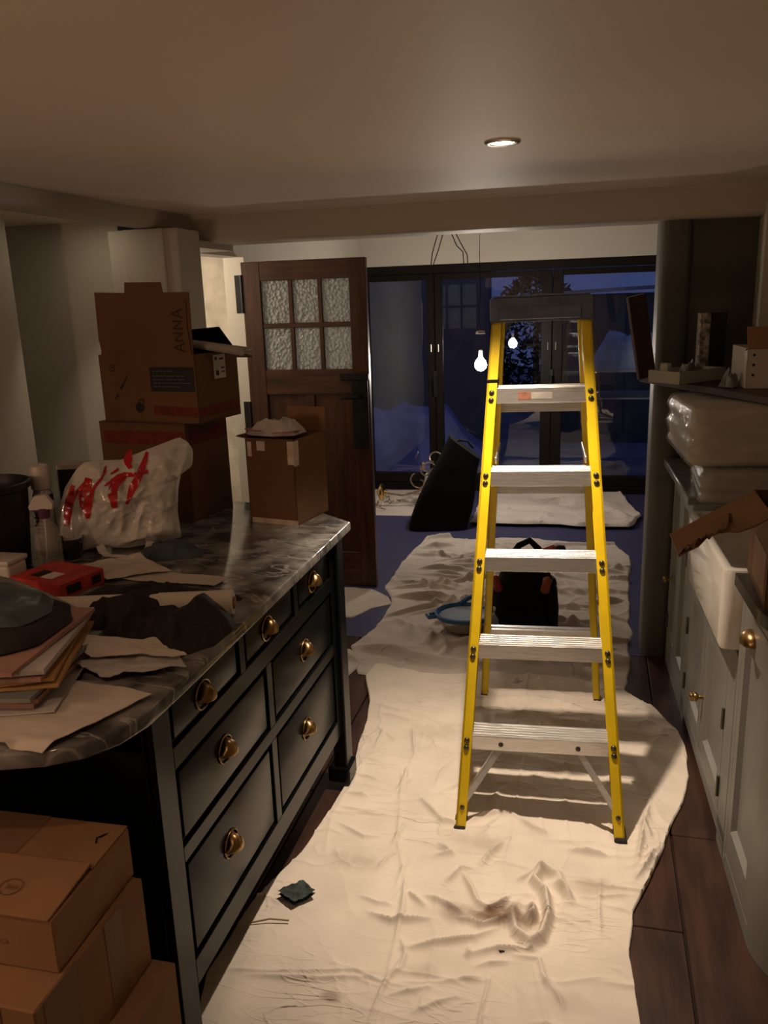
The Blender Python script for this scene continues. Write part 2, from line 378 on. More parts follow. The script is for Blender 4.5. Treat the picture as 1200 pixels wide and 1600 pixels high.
def struct(name, mb, mat, angle=35):
    o = obj(name, mb, mat, None, angle); o['kind'] = 'structure'; return o
def copy_tree(o, parent=None, deep=True):
    c = o.copy(); C.objects.link(c); c.parent = parent
    for ch in list(o.children): copy_tree(ch, c)
    return c

# numpy noise
def _h(ix, iy, s):
    n = np.sin(ix * 127.1 + iy * 311.7 + s * 74.7) * 43758.5453
    return n - np.floor(n)
def vn(x, y, s=0):
    ix = np.floor(x); iy = np.floor(y); fx = x - ix; fy = y - iy
    fx = fx * fx * fx * (fx * (fx * 6 - 15) + 10); fy = fy * fy * fy * (fy * (fy * 6 - 15) + 10)
    a = _h(ix, iy, s); b = _h(ix + 1, iy, s); c = _h(ix, iy + 1, s); d = _h(ix + 1, iy + 1, s)
    return (a + (b - a) * fx) * (1 - fy) + (c + (d - c) * fx) * fy
def fbm(x, y, s=0, o=4):
    t = 0; a = 0.5
    for i in range(o): t = t + a * vn(x, y, s + i * 3.1); x = x * 2.03; y = y * 2.03; a *= 0.5
    return t
def ridge(x, y, s=0, p=3.0): return (1 - np.abs(2 * vn(x, y, s) - 1)) ** p

def mesh_np(name, P, F, mat, parent=None, angle=60):
    m = MB(); m.v = [tuple(p) for p in P.tolist()]; m.f = F
    return obj(name, m, mat, parent, angle)

def seg_dist(X, Y, pts):
    """distance to a polyline and a 0..1 fade that dies out at its two ends"""
    best = np.full(X.shape, 9.0); tt = np.zeros(X.shape); L = [0]
    for a, b in zip(pts[:-1], pts[1:]): L.append(L[-1] + math.hypot(b[0] - a[0], b[1] - a[1]))
    for i, (a, b) in enumerate(zip(pts[:-1], pts[1:])):
        dx, dy = b[0] - a[0], b[1] - a[1]; l2 = dx * dx + dy * dy + 1e-9
        t = np.clip(((X - a[0]) * dx + (Y - a[1]) * dy) / l2, 0, 1)
        d = np.hypot(X - a[0] - t * dx, Y - a[1] - t * dy)
        m = d < best; best = np.where(m, d, best); tt = np.where(m, (L[i] + t * (L[i + 1] - L[i])) / L[-1], tt)
    return best, np.sin(np.clip(tt, 0.02, 0.98) * PI) ** 0.6

def dust_sheet(name, label, mat, left, right, y0, y1, z0, seed, amp=1.0, nu=150, nv=200, folds=(), far=0.05, near=0.05, edge=0.03, group='cotton dust sheets spread over the floor', big=1.0):
    """left / right: lists of (Y, x) along the sheet; folds: (points, height, width)"""
    u, v = np.meshgrid(np.linspace(0, 1, nu), np.linspace(0, 1, nv))
    a = y0 + near * (fbm(u * 4 + seed, u * 0 + 2.3, seed, 3) - 0.5) * 2
    b = y1 + far * (fbm(u * 4 + seed, u * 0 + 7.7, seed + 5, 3) - 0.5) * 2
    Y = a + (b - a) * v
    xl = np.interp(Y, [p[0] for p in left], [p[1] for p in left]); xr = np.interp(Y, [p[0] for p in right], [p[1] for p in right])
    xl = xl + edge * 0.5 * (fbm(Y * 6, Y * 0 + seed, seed + 1, 3) - 0.5); xr = xr + edge * 0.5 * (fbm(Y * 6, Y * 0 + seed, seed + 2, 3) - 0.5)
    X = xl + (xr - xl) * u
    wx = X + 0.10 * (fbm(X * 5, Y * 5, seed + 11, 3) - 0.5); wy = Y + 0.10 * (fbm(X * 5 + 9, Y * 5, seed + 12, 3) - 0.5)
    mask = np.clip((fbm(X * 2.2, Y * 2.2, seed + 20, 3) - 0.36) * 4, 0.12, 1)
    Z = big * 0.010 * fbm(X * 3, Y * 3, seed + 30, 2)
    Z = Z + amp * mask * (0.0070 * ridge(wx * 2.4, wy * 8, seed + 1, 14) + 0.0055 * ridge(wx * 5 + wy * 2, wy * 12, seed + 2, 12) + 0.0035 * ridge(wx * 11 + wy * 7, wy * 14 - wx * 5, seed + 3, 9))
    Z = Z + amp * 0.004 * ridge(wx * 7, wy * 1.3, seed + 4, 16)
    Z = Z + amp * 0.0012 * fbm(X * 20, Y * 20, seed + 40, 2)
    for pts, h, w in folds:
        px_ = [p[0] for p in pts]; py_ = [p[1] for p in pts]; g = 6 * w
        k = (X > min(px_) - g) & (X < max(px_) + g) & (Y > min(py_) - g) & (Y < max(py_) + g)
        if not k.any(): continue
        d, f = seg_dist(X[k], Y[k], pts)
        Z[k] += h * f * ((np.exp(-(d / w) ** 2) - 0.15 * np.exp(-((d - 2.2 * w) / w) ** 2)) if w > 0.008 else np.exp(-(d / w) ** 1.3))
    for _ in range(1):
        Zp = np.pad(Z, 1, mode='edge'); Z = (4 * Z + Zp[:-2, 1:-1] + Zp[2:, 1:-1] + Zp[1:-1, :-2] + Zp[1:-1, 2:]) / 8
    e = np.minimum(np.minimum(u * (nu - 1), (1 - u) * (nu - 1)), np.minimum(v * (nv - 1), (1 - v) * (nv - 1)))
    Z = np.maximum(Z, 0.0005) + z0
    Z = np.where(e < 0.5, 0.001 + np.maximum(0, z0 - 0.008), Z)
    cx = float(X.mean()); cy = float(Y.mean())
    P = np.stack([X, Y, Z], -1).reshape(-1, 3)
    F = []
    for j in range(nv - 1):
        for i in range(nu - 1):
            k = j * nu + i; F.append((k, k + 1, k + nu + 1, k + nu))
    o = mesh_np(name, P, F, mat, None, 80)
    tag(o, label, 'dust sheet', group)
    return o

def star_radius(ox, oy, c, T):
    """distance from c to a closed polygon along each direction T"""
    best = np.full(T.shape, 1e-4); ct, st = np.cos(T), np.sin(T); n = len(ox)
    for i in range(n):
        ax, ay = ox[i] - c[0], oy[i] - c[1]; ex, ey = ox[(i + 1) % n] - ox[i], oy[(i + 1) % n] - oy[i]
        den = ct * ey - st * ex; den = np.where(np.abs(den) < 1e-9, 1e-9, den)
        r = (ax * ey - ay * ex) / den; t = (ax * st - ay * ct) / den
        ok = (r > 0) & (t >= -1e-6) & (t <= 1 + 1e-6); best = np.where(ok & (r > best), r, best)
    return best

def heap(outline, h, seed=0, rings=26, n=110, power=2.0, fold=0.35, fs=6.0, tilt=(0, 0), rough=0.0, flat=False):
    """a crumpled mass of cloth or film: closed outline (x, y), height h, bottom open on its support"""
    ox = np.array([p[0] for p in outline]); oy = np.array([p[1] for p in outline]); c = (ox.mean(), oy.mean())
    T = np.linspace(-PI, PI, n, endpoint=False)
    RB = star_radius(ox, oy, c, T); RB = (np.roll(RB, 1) + 2 * RB + np.roll(RB, -1)) / 4
    RB = RB * (1 + 0.05 * (fbm(np.cos(T) * 3 + seed, np.sin(T) * 3, seed, 3) - 0.5))
    r, t = np.meshgrid(np.linspace(0, 1, rings), np.arange(n), indexing='ij')
    X = c[0] + np.cos(T[t]) * RB[t] * r; Y = c[1] + np.sin(T[t]) * RB[t] * r
    L = max(ox.max() - ox.min(), oy.max() - oy.min())
    qx = (X - c[0]) / L * fs; qy = (Y - c[1]) / L * fs
    wx = qx + 1.2 * (fbm(qx * 0.7, qy * 0.7, seed + 3, 2) - 0.5); wy = qy + 1.2 * (fbm(qx * 0.7 + 5, qy * 0.7, seed + 4, 2) - 0.5)
    body = (1 - r ** power)
    Z = h * body * (0.62 + 0.5 * (fbm(qx * 0.5, qy * 0.5, seed + 7, 2))) + h * fold * np.minimum(1, body * 2.5) * (ridge(wx, wy * 0.6, seed + 1, 3) - 0.35) \
        + h * fold * 0.5 * np.minimum(1, body * 3) * (ridge(wx * 1.9 + wy, wy * 1.7 - wx * 0.6, seed + 2, 3) - 0.3) + rough * h * (fbm(qx * 6, qy * 6, seed + 9, 3) - 0.5)
    Z = Z + tilt[0] * (X - c[0]) * body + tilt[1] * (Y - c[1]) * body
    for _ in range(3):
        Zr = np.vstack([Z[:1], Z[:-1]]); Zf = np.vstack([Z[1:], Z[-1:]])
        Z = (4 * Z + Zr + Zf + np.roll(Z, 1, 1) + np.roll(Z, -1, 1)) / 8
    Z = np.maximum(Z, 0.006 * np.minimum(1, (1 - r) * 8)) + 0.0008
    Z[0, :] = Z[0, :].mean(); Z[-1, :] = 0.0
    P = np.stack([X, Y, Z], -1).reshape(-1, 3)
    F = []
    for i in range(rings - 1):
        for k in range(n):
            a = i * n + k; b = i * n + (k + 1) % n
            F.append((a, b, b + n, a + n))
    return P, F
def heap_thing(name, label, cat, mat, outline, z, h, parent=None, group=None, **k):
    cx = sum(p[0] for p in outline) / len(outline); cy = sum(p[1] for p in outline) / len(outline)
    P, F = heap([(p[0] - cx, p[1] - cy) for p in outline], h, **k)
    o = mesh_np(name, P, F, mat, parent, 60); o.location = (cx, cy, z)
    if label: tag(o, label, cat, group)
    return o
def paper_sheet(name, label, mat, corners, z, lift, seed, cat='paper', group=None, n=26, th=0.001, amp=0.006, droop=None):
    """four corners (x, y) in order; lift: heights of the corners; thin sheet with both faces"""
    m = MB()
    (x0, y0), (x1, y1), (x2, y2), (x3, y3) = corners
    cx = (x0 + x1 + x2 + x3) / 4; cy = (y0 + y1 + y2 + y3) / 4
    def fn(off):
        def f(u, v):
            x = (x0 * (1 - u) + x1 * u) * (1 - v) + (x3 * (1 - u) + x2 * u) * v
            y = (y0 * (1 - u) + y1 * u) * (1 - v) + (y3 * (1 - u) + y2 * u) * v
            zz = (lift[0] * (1 - u) + lift[1] * u) * (1 - v) + (lift[3] * (1 - u) + lift[2] * u) * v
            zz += amp * float(fbm(np.array(u * 4.0 + seed), np.array(v * 4.0), seed, 3))
            if droop: zz += droop(x, y)
            return (x - cx, y - cy, zz + off)
        return f
    m.grid(fn(0), n, n); m.grid(fn(th), n, n)
    o = obj(name, m, mat, None, 60); o.location = (cx, cy, z)
    if label: tag(o, label, cat, group)
    return o

def pillow_fns(outline, thick, seed, crumple):
    ou = np.array([p[0] for p in outline]); ov = np.array([p[1] for p in outline]); c = (float(ou.mean()), float(ov.mean()))
    tht = np.linspace(-PI, PI, 361); rat = star_radius(ou, ov, c, tht)
    def bound(t): return np.interp(t, tht, rat)
    def depth(x, z):
        x = np.asarray(x, float); z = np.asarray(z, float)
        t = np.arctan2(z - c[1], x - c[0]); r = np.clip(np.hypot(x - c[0], z - c[1]) / bound(t), 0, 1)
        base = thick * (1 - r ** 4.0)
        w = np.minimum(1, (1 - r) * 5)
        return base + crumple * w * (ridge(x * 11 + z * 5, z * 9 - x * 4, seed, 1.4) - 0.4) + crumple * 0.55 * w * (ridge(x * 26 - z * 12, z * 21 + x * 10, seed + 2, 1.3) - 0.4) + crumple * 0.22 * w * (ridge(x * 55 + z * 22, z * 48 - x * 20, seed + 4, 1.3) - 0.4)
    return c, bound, depth

# ------------------------------------------------------------------ the room shell
floor = struct('floor', MB().box(-2.6, 1.1, -1.2, 3.60, -0.06, -0.014), 'subfloor')
rng = random.Random(4)
BW = 0.19
for k in range(-12, 5):
    x0 = 0.27 + (k - 1) * BW; y = -1.2 + rng.uniform(0, 1.2); ys = [-1.2]
    if k == 0: ys += [1.90]
    else:
        while y < 3.3: ys.append(y); y += rng.uniform(1.7, 2.6)
    ys.append(3.60)
    ys = sorted(set(ys))
    for a, b in zip(ys[:-1], ys[1:]):
        if b - a < 0.15: continue
        dz = rng.uniform(-0.0015, 0.0)
        obj('floor_board', MB().box(x0 + 0.0025, x0 + BW - 0.0025, a + 0.001, b - 0.001, -0.013, dz, 0.0025), 'board_wood', floor)

struct('floor_rear', MB().box(-1.97, 1.6, 3.601, 6.86, -0.05, 0.0), 'rear_floor_blue')
struct('ceiling', MB().box(-1.75, 1.1, -1.2, 3.56, 1.97, 2.12), 'ceiling_paint')
struct('ceiling', MB().box(-2.6, -1.85, -1.2, 3.32, 1.95, 2.10), 'ceiling_paint')            # over the recess
struct('ceiling', MB().box(-3.3, 1.6, 3.80, 7.0, 2.15, 2.25), 'ceiling_paint')                # rear room
# cross beam, a little uneven underneath like old plaster
def beam_fn(x0, x1, y0, y1, z0, z1, seed):
    m = MB(); n = 60
    prof = [(y0, z1), (y0 - 0.004, (z0 + z1) / 2), (y0, z0 + 0.02), (y0 + 0.012, z0 + 0.004), (y0 + 0.04, z0), (y1 - 0.03, z0), (y1, z0 + 0.02), (y1, z1)]
    def f(u, v):
        k = int(round(v * (len(prof) - 1))); y, z = prof[k]
        x = x0 + (x1 - x0) * u
        w = 0.0 if k in (0, len(prof) - 1) else 0.006 * (float(fbm(np.array(x * 1.3), np.array(k * 0.2), seed, 3)) - 0.5)
        return (x, y + w, z + w)
    m.grid(f, n, len(prof)); return m
struct('trim_1', beam_fn(-2.6, 1.1, 3.55, 3.80, 1.853, 2.15, 3), 'beam_paint', 50)
m = MB(); m.M = Matrix.Rotation(PI / 2, 4, 'Z'); 
mm = beam_fn(-1.2, 3.56, 1.75, 1.87, 1.905, 2.10, 5); m2 = MB(); m2.M = Matrix.Rotation(PI / 2, 4, 'Z'); m2.add(mm.v, mm.f)
struct('trim_2', m2, 'beam_paint', 50)

struct('wall_left', MB().box(-2.6, -2.2, -1.2, 2.90, 0, 1.95), 'wall_paint')
struct('wall_alcove', MB().box(-2.6, -1.97, 3.32, 3.45, 0, 2.1).box(-2.7, -2.58, 2.88, 3.45, 0, 2.1), 'wall_paint')
# pier beside the doorway with its shallow raised faces
m = MB(); m.box(-1.98, -1.66, 3.25, 3.45, 0, 1.90, 0.004); m.box(-1.90, -1.72, 3.235, 3.26, 0, 1.90, 0.003)
struct('wall_pier', m, 'wall_paint')
# wall with the doorway (plane x = -1.85 .. -1.97)
m = MB(); m.box(-1.97, -1.85, 4.36, 6.86, 0, 2.15); m.box(-1.97, -1.85, 3.45, 4.36, 1.83, 2.15); m.box(-1.85, -1.66, 3.45, 3.80, 1.83, 1.86)
struct('wall_doorway', m, 'wall_paint')
m = MB(); m.box(-3.3, -1.97, 4.95, 5.05, 0, 2.15); m.box(-3.3, -3.2, 3.40, 5.0, 0, 2.15); m.box(-3.3, -2.6, 3.32, 3.42, 0, 2.15)
struct('wall_hall', m, 'hall_plaster')
struct('floor_hall', MB().box(-3.3, -1.85, 3.42, 5.0, -0.06, 0.0), 'board_wood')
# rear wall around the folding doors
m = MB(); m.box(-2.6, 1.6, 6.74, 6.90, 1.832, 2.15); m.box(-2.6, -1.93, 6.74, 6.90, 0, 1.845); m.box(1.36, 1.6, 6.74, 6.90, 0, 1.845)
struct('wall_back', m, 'wall_paint')
struct('wall_side', MB().box(1.55, 1.65, 3.75, 6.9, 0, 2.15), 'wall_paint')
struct('wall_right', MB().box(1.02, 1.12, -1.2, 3.75, 0, 2.0), 'wall_paint')
struct('wall_nib', MB().box(0.33, 1.60, 3.64, 3.80, 0, 1.90), 'dark_wall_tone')
struct('wall_pilaster', MB().box(0.612, 1.02, 3.52, 3.66, 0.93, 1.90, 0.004), 'wall_paint')
struct('wall_behind', MB().box(-2.6, 1.12, -1.3, -1.2, 0, 2.1), 'wall_paint')
# rounded post at the end of the nib
m = MB(); R_ = 0.035; poly = []
for cx, cy, a0 in ((0.245 + R_, 3.60 + R_, PI), (0.365 - R_, 3.60 + R_, 1.5 * PI)):
    for i in range(7): q = a0 + i / 6 * PI / 2; poly.append((cx + R_ * math.cos(q), cy + R_ * math.sin(q)))
poly += [(0.365, 3.80), (0.245, 3.80)]
m.prism(poly, 0, 1.87); struct('wall_post', m, 'column_paint')

# ------------------------------------------------------------------ folding glass doors
win = struct('window_1', MB().box(-1.93, 1.36, 6.74, 6.84, 1.765, 1.835, 0.004).box(-1.93, 1.36, 6.74, 6.84, -0.005, 0.055, 0.004)
             .box(-1.93, -1.86, 6.74, 6.84, 0.05, 1.77, 0.004).box(1.29, 1.36, 6.74, 6.84, 0.05, 1.77, 0.004), 'window_frame')
edges = [-1.86, -1.252, -0.318, 0.53, 1.29]
for i in range(4):
    a, b = edges[i] + 0.002, edges[i + 1] - 0.002
    st = 0.058 if i in (0, 1) else 0.078
    sl, sr = (0.055, 0.058) if i == 0 else ((0.058, 0.083) if i == 1 else (0.078, 0.07))
    f = MB(); f.box(a, a + sl, 6.755, 6.825, 0.058, 1.762, 0.004); f.box(b - sr, b, 6.755, 6.825, 0.058, 1.762, 0.004)
    f.box(a + sl - 0.002, b - sr + 0.002, 6.757, 6.823, 0.058, 0.135, 0.003); f.box(a + sl - 0.002, b - sr + 0.002, 6.757, 6.823, 1.715, 1.762, 0.003)
    leaf = obj('door_leaf', f, 'window_frame', win)
    obj('pane', MB().box(a + sl - 0.003, b - sr + 0.003, 6.788, 6.792, 0.133, 1.717), 'window_glass', leaf)
for x in (-1.252, -0.318):
    h = MB(); h.box(x - 0.016, x + 0.016, 6.742, 6.757, 0.78, 1.0, 0.003); h.box(x - 0.009, x + 0.009, 6.715, 6.745, 0.93, 0.95, 0.004); h.box(x - 0.010, x + 0.010, 6.706, 6.720, 0.80, 0.95, 0.005)
    obj('door_handle', h, 'black_iron', win)
    for z in (1.18,):
        for q in (-0.03, 0.03): obj('hinge', MB().tube([(x + q, 6.75, z - 0.03), (x + q, 6.75, z + 0.03)], 0.005, 8), 'ring_metal', win)

# ------------------------------------------------------------------ open plank door with six obscured panes
D0, DW, DH = -1.845, 0.69, 1.795
door = bpy.data.objects.new('door_1', None); C.objects.link(door); door.location = (D0, 4.30, 0.006); door.rotation_euler[2] = 0.0; door['kind'] = 'structure'
T = 0.04
def db(name, x0, x1, z0, z1, mat='door_wood', y0=0.0, y1=T, bev=0.003, par=None): return obj(name, MB().box(x0, x1, y0, y1, z0, z1, bev), mat, par or door)
db('stile', 0.0, 0.105, 0.0, DH); db('stile', 0.598, DW, 0.0, DH)
db('rail', 0.103, 0.600, 1.695, DH, 'door_wood_cross', 0.001, T - 0.001); db('rail', 0.103, 0.600, 1.09, 1.225, 'door_wood_cross', 0.001, T - 0.001); db('rail', 0.103, 0.600, 0.0, 0.20, 'door_wood_cross', 0.001, T - 0.001)
db('muntin', 0.103, 0.600, 1.447, 1.472, 'door_wood_cross', 0.004, T - 0.004)
for x in (0.258, 0.422): db('muntin', x, x + 0.024, 1.222, 1.698, 'door_wood', 0.006, T - 0.006)
for x0, x1 in ((0.105, 0.259), (0.281, 0.423), (0.445, 0.599)):
    for z0, z1 in ((1.224, 1.449), (1.470, 1.697)):
        db('pane', x0, x1, z0, z1, 'obscured_glass', 0.016, 0.022, 0)
db('panel', 0.10, 0.342, 0.195, 1.095, 'door_wood', 0.016, 0.026, 0.002); db('panel', 0.36, 0.602, 0.195, 1.095, 'door_wood', 0.016, 0.026, 0.002)
db('mullion', 0.325, 0.377, 0.197, 1.093, 'door_wood', 0.004, T - 0.004)
for z in (1.63, 0.95):
    hm = MB(); hm.box(-0.045, 0.0, 0.010, 0.016, z - 0.10, z + 0.10, 0.001); hm.tube([(-0.002, 0.0, z - 0.10), (-0.002, 0.0, z + 0.10)], 0.008, 10)
    obj('hinge', hm, 'black_iron', door)
lk = MB(); lk.box(0.595, 0.685, -0.022, 0.0, 0.80, 1.165, 0.003); lk.box(0.53, 0.69, -0.02, 0.0, 1.165, 1.20, 0.003)
lk.tube([(0.64, -0.02, 1.08), (0.64, -0.055, 1.08)], 0.009, 10); lk.tube([(0.64, -0.05, 1.08), (0.545, -0.052, 1.075)], [0.010, 0.007], 10)
obj('latch', lk, 'black_iron', door)

# ------------------------------------------------------------------ island
def cup_pull(par, y, z, x):
    m = MB()
    def f(u, v):
        a = u * PI; q = v * 1.75                      # a: across, q: from the top rim outward and under
        yy = -0.032 * math.cos(a); s = math.sin(a)
        return (x + 0.030 * s * math.sin(q), y + yy * (0.55 + 0.45 * math.sin(min(q, PI / 2))), z + 0.030 * s * math.cos(q))
    m.grid(f, 22, 12)
    def g(u, v):
        a = u * PI; q = v * 1.75
        yy = -0.034 * math.cos(a); s = math.sin(a)
        return (x + 0.027 * s * math.sin(q), y + yy * (0.55 + 0.45 * math.sin(min(q, PI / 2))), z + 0.027 * s * math.cos(q))
    m.grid(g, 22, 12)
    rim = [(x + 0.002, y + 0.034 * math.cos(q), z + 0.003 + 0.031 * math.sin(q)) for q in [i / 20 * 2 * PI for i in range(21)]]
    m.tube(rim, 0.0024, 6, False)
    return obj('handle', m, 'brass', par, 60)

isl = thing('island_cabinet', 'dark blue-black kitchen island with drawers and brass cup pulls', 'kitchen island', (-1.24, 1.82, 0))
def ib(name, x0, x1, y0, y1, z0, z1, mat='island_paint', bev=0.0, par=None):
    return obj(name, MB().box(x0 + 1.24, x1 + 1.24, y0 - 1.82, y1 - 1.82, z0, z1, bev), mat, par or isl)
ib('carcass', -1.66, -0.797, 1.235, 2.405, 0.205, 0.878)
ib('plinth', -1.60, -0.99, 1.30, 2.36, 0.0, 0.207)
FX0, FX1 = -0.80, -0.77
fr = MB()
def fb(y0, y1, z0, z1, b=0.0015): fr.box(FX0 + 1.24, FX1 + 1.24, y0 - 1.82, y1 - 1.82, z0, z1, b)
rows = [(0.762, 0.864), (0.540, 0.716), (0.268, 0.504)]
top = [(1.295, 1.625), (1.655, 1.992), (2.022, 2.315)]
low = [(1.295, 1.772), (1.806, 2.315)]
fb(1.228, 1.295, 0.03, 0.88); fb(2.315, 2.40, 0.205, 0.88)
for z0, z1 in ((0.864, 0.88), (0.716, 0.762), (0.504, 0.540), (0.205, 0.268)): fb(1.295, 2.315, z0, z1)
fb(1.625, 1.655, 0.762, 0.864); fb(1.992, 2.022, 0.762, 0.864); fb(1.772, 1.806, 0.540, 0.716); fb(1.772, 1.806, 0.268, 0.504)
obj('face_frame', fr, 'island_paint', isl)
def drawer(y0, y1, z0, z1, hy, hz):
    g = 0.015                                         # flush drawer front, a dark groove with a thin bead around it
    m = MB(); m.box(-0.800 + 1.24, -0.7725 + 1.24, y0 + g - 1.82, y1 - g - 1.82, z0 + g, z1 - g, 0.0025, 2)
    d = obj('drawer', m, 'island_paint', isl)
    k = MB()
    for a_, b_ in ((0.0065, 0.0095),):
        k.box(-0.80 + 1.24, -0.778 + 1.24, y0 + a_ - 1.82, y1 - a_ - 1.82, z0 + a_, z0 + b_, 0.0006); k.box(-0.80 + 1.24, -0.778 + 1.24, y0 + a_ - 1.82, y1 - a_ - 1.82, z1 - b_, z1 - a_, 0.0006)
        k.box(-0.80 + 1.24, -0.778 + 1.24, y0 + a_ - 1.82, y0 + b_ - 1.82, z0 + a_, z1 - a_, 0.0006); k.box(-0.80 + 1.24, -0.778 + 1.24, y1 - b_ - 1.82, y1 - a_ - 1.82, z0 + a_, z1 - a_, 0.0006)
    obj('moulding', k, 'island_paint', d, 20)
    cup_pull(d, hy - 1.82, hz, -0.7722 + 1.24)
    return d
for (a, b), hy in zip(top, (1.437, 1.797, 2.150)): drawer(a, b, *rows[0], hy, 0.805)
for (a, b), hy in zip(low, (1.515, 2.055)): drawer(a, b, *rows[1], hy, 0.632)
for (a, b), hy in zip(low, (1.502, 2.032)): drawer(a, b, *rows[2], hy, 0.398)
p = MB(); p.box(-0.80 + 1.24, -0.755 + 1.24, 2.345 - 1.82, 2.412 - 1.82, 0.075, 0.88, 0.004); p.box(-0.82 + 1.24, -0.745 + 1.24, 2.335 - 1.82, 2.42 - 1.82, 0.03, 0.085, 0.004)
obj('post', p, 'island_paint', isl)
e = MB(); e.box(-1.64 + 1.24, -0.79 + 1.24, 1.222 - 1.82, 1.238 - 1.82, 0.11, 0.19, 0.002); e.box(-1.64 + 1.24, -0.79 + 1.24, 1.222 - 1.82, 1.238 - 1.82, 0.79, 0.875, 0.002)
e.box(-0.86 + 1.24, -0.785 + 1.24, 1.222 - 1.82, 1.238 - 1.82, 0.11, 0.875, 0.002); e.box(-1.64 + 1.24, -1.56 + 1.24, 1.222 - 1.82, 1.238 - 1.82, 0.11, 0.875, 0.002)
obj('end_panel_frame', e, 'island_paint', isl)
# counter slab with chamfered far corner and rounded near corner
poly = [(-0.735, 2.44), (-0.90, 2.575), (-1.20, 2.66), (-1.95, 2.68), (-1.95, 0.78), (-1.30, 0.925), (-0.92, 0.992), (-0.84, 1.02), (-0.79, 1.055), (-0.755, 1.105), (-0.738, 1.17), (-0.735, 1.30)]
bm = bmesh.new(); vs = [bm.verts.new((x + 1.3, y - 1.7, 0.88)) for x, y in poly]; fc = bm.faces.new(vs)
ex = bmesh.ops.extrude_face_region(bm, geom=[fc]); bmesh.ops.translate(bm, verts=[g for g in ex['geom'] if isinstance(g, bmesh.types.BMVert)], vec=(0, 0, 0.03))
bmesh.ops.bevel(bm, geom=[e_ for e_ in bm.edges if abs(e_.verts[0].co.z - e_.verts[1].co.z) < 1e-6], offset=0.006, segments=3, affect='EDGES', profile=0.5)
bm.verts.index_update(); m = MB(); m.add([v.co[:] for v in bm.verts], [[v.index for v in f.verts] for f in bm.faces]); bm.free()
cn = obj('marble_worktop', m, 'marble_counter', None, 40, loc=(-1.3, 1.7, 0)); tag(cn, 'veined grey marble worktop on the dark island', 'worktop')

# ------------------------------------------------------------------ right-hand run of cabinets (local x runs along the wall, +y faces the aisle)
RUN = (0.412, 1.95, 0.0); RA = math.radians(92.26)
def shaker(par, s0, s1, z0, z1, panel, knob=None, hinges=(), hs=None):
    """door leaf in the face: frame with a sunk panel; panel = (s0, s1, z0, z1)"""
    a, b, c, d = panel
    m = MB()
    outer = [(s0, z0), (s1, z0), (s1, z1), (s0, z1)]; inner = [(a, c), (b, c), (b, d), (a, d)]
    vs = [(x, 0.0, z) for x, z in outer] + [(x, 0.0, z) for x, z in inner] + [(x + (0.008 if i in (0, 3) else -0.008), -0.014, z + (0.012 if i < 2 else -0.008)) for i, (x, z) in enumerate(inner)] + [(x, -0.02, z) for x, z in outer]
    fs = [(i, (i + 1) % 4, 4 + (i + 1) % 4, 4 + i) for i in range(4)] + [(4 + i, 4 + (i + 1) % 4, 8 + (i + 1) % 4, 8 + i) for i in range(4)] + [(i, (i + 1) % 4, 12 + (i + 1) % 4, 12 + i) for i in range(4)]
    m.add(vs, fs); o = obj('door', m, 'cabinet_paint', par, 20)
    obj('panel', MB().box(a + 0.004, b - 0.004, -0.020, -0.014, c + 0.004, d - 0.004), 'cabinet_paint', o)
    if knob:
        k = MB(); k.M = Matrix.Translation((knob[0], 0, knob[1])) @ Matrix.Rotation(-PI / 2, 4, 'X')
        k.lathe([(0.007, 0), (0.007, 0.010), (0.006, 0.014), (0.014, 0.020), (0.016, 0.027), (0.012, 0.034), (0.004, 0.037)], 18)
        obj('knob', k, 'brass', o, 60)
    for hx, hz in hinges:
        k = MB(); k.tube([(hx, 0.004, hz - 0.032), (hx, 0.004, hz + 0.032)], 0.005, 10); obj('hinge', k, 'brass' if hz > 9 else 'steel_bolt', o, 60)
    return o
sink_cab = thing('sink_cabinet', 'grey painted base cabinet with two doors below the white sink', 'cabinet', RUN, RA)
m = MB(); m.box(0.268, 1.13, -0.58, -0.021, 0.0, 0.635); m.box(0.268, 0.372, -0.022, 0.0, 0.05, 0.60, 0.001); m.box(1.078, 1.13, -0.022, 0.0, 0.05, 0.60, 0.001); m.box(0.268, 1.13, -0.022, 0.0, 0.597, 0.635, 0.001); m.box(0.268, 1.13, -0.022, 0.0, 0.03, 0.083, 0.001)
m.box(0.268, 0.36, -0.022, 0.0, 0.0, 0.04); m.box(1.07, 1.13, -0.022, 0.0, 0.0, 0.04)
obj('carcass', m, 'cabinet_paint', sink_cab)
shaker(sink_cab, 0.374, 0.724, 0.085, 0.595, (0.420, 0.668, 0.150, 0.52), (0.700, 0.292), [(0.374, 0.39), (0.374, 0.17)])
shaker(sink_cab, 0.728, 1.076, 0.085, 0.595, (0.775, 1.0, 0.150, 0.52), (0.758, 0.262), [(1.076, 0.39), (1.076, 0.17)])
far_cab = thing('base_cabinet', 'grey painted base cabinet between the sink and the rounded post', 'cabinet', RUN, RA)
m = MB(); m.box(1.134, 1.63, -0.58, -0.021, 0.0, 0.876); m.box(1.134, 1.16, -0.022, 0.0, 0.0, 0.876, 0.001); m.box(1.605, 1.63, -0.022, 0, 0.0, 0.876, 0.001); m.box(1.134, 1.63, -0.022, 0, 0.845, 0.876, 0.001); m.box(1.134, 1.63, -0.022, 0, 0.0, 0.083, 0.001)
obj('carcass', m, 'cabinet_paint', far_cab)
shaker(far_cab, 1.162, 1.380, 0.085, 0.843, (1.195, 1.335, 0.150, 0.78), None, [(1.162, 0.62)])
shaker(far_cab, 1.384, 1.603, 0.085, 0.843, (1.430, 1.575, 0.150, 0.78), (1.56, 0.40), [(1.603, 0.20)])
near_cab = thing('base_cabinet', 'grey painted base cabinet with a rounded end beside the sink', 'cabinet', RUN, RA)
poly = [(0.262, -0.021), (-0.055, -0.021)]
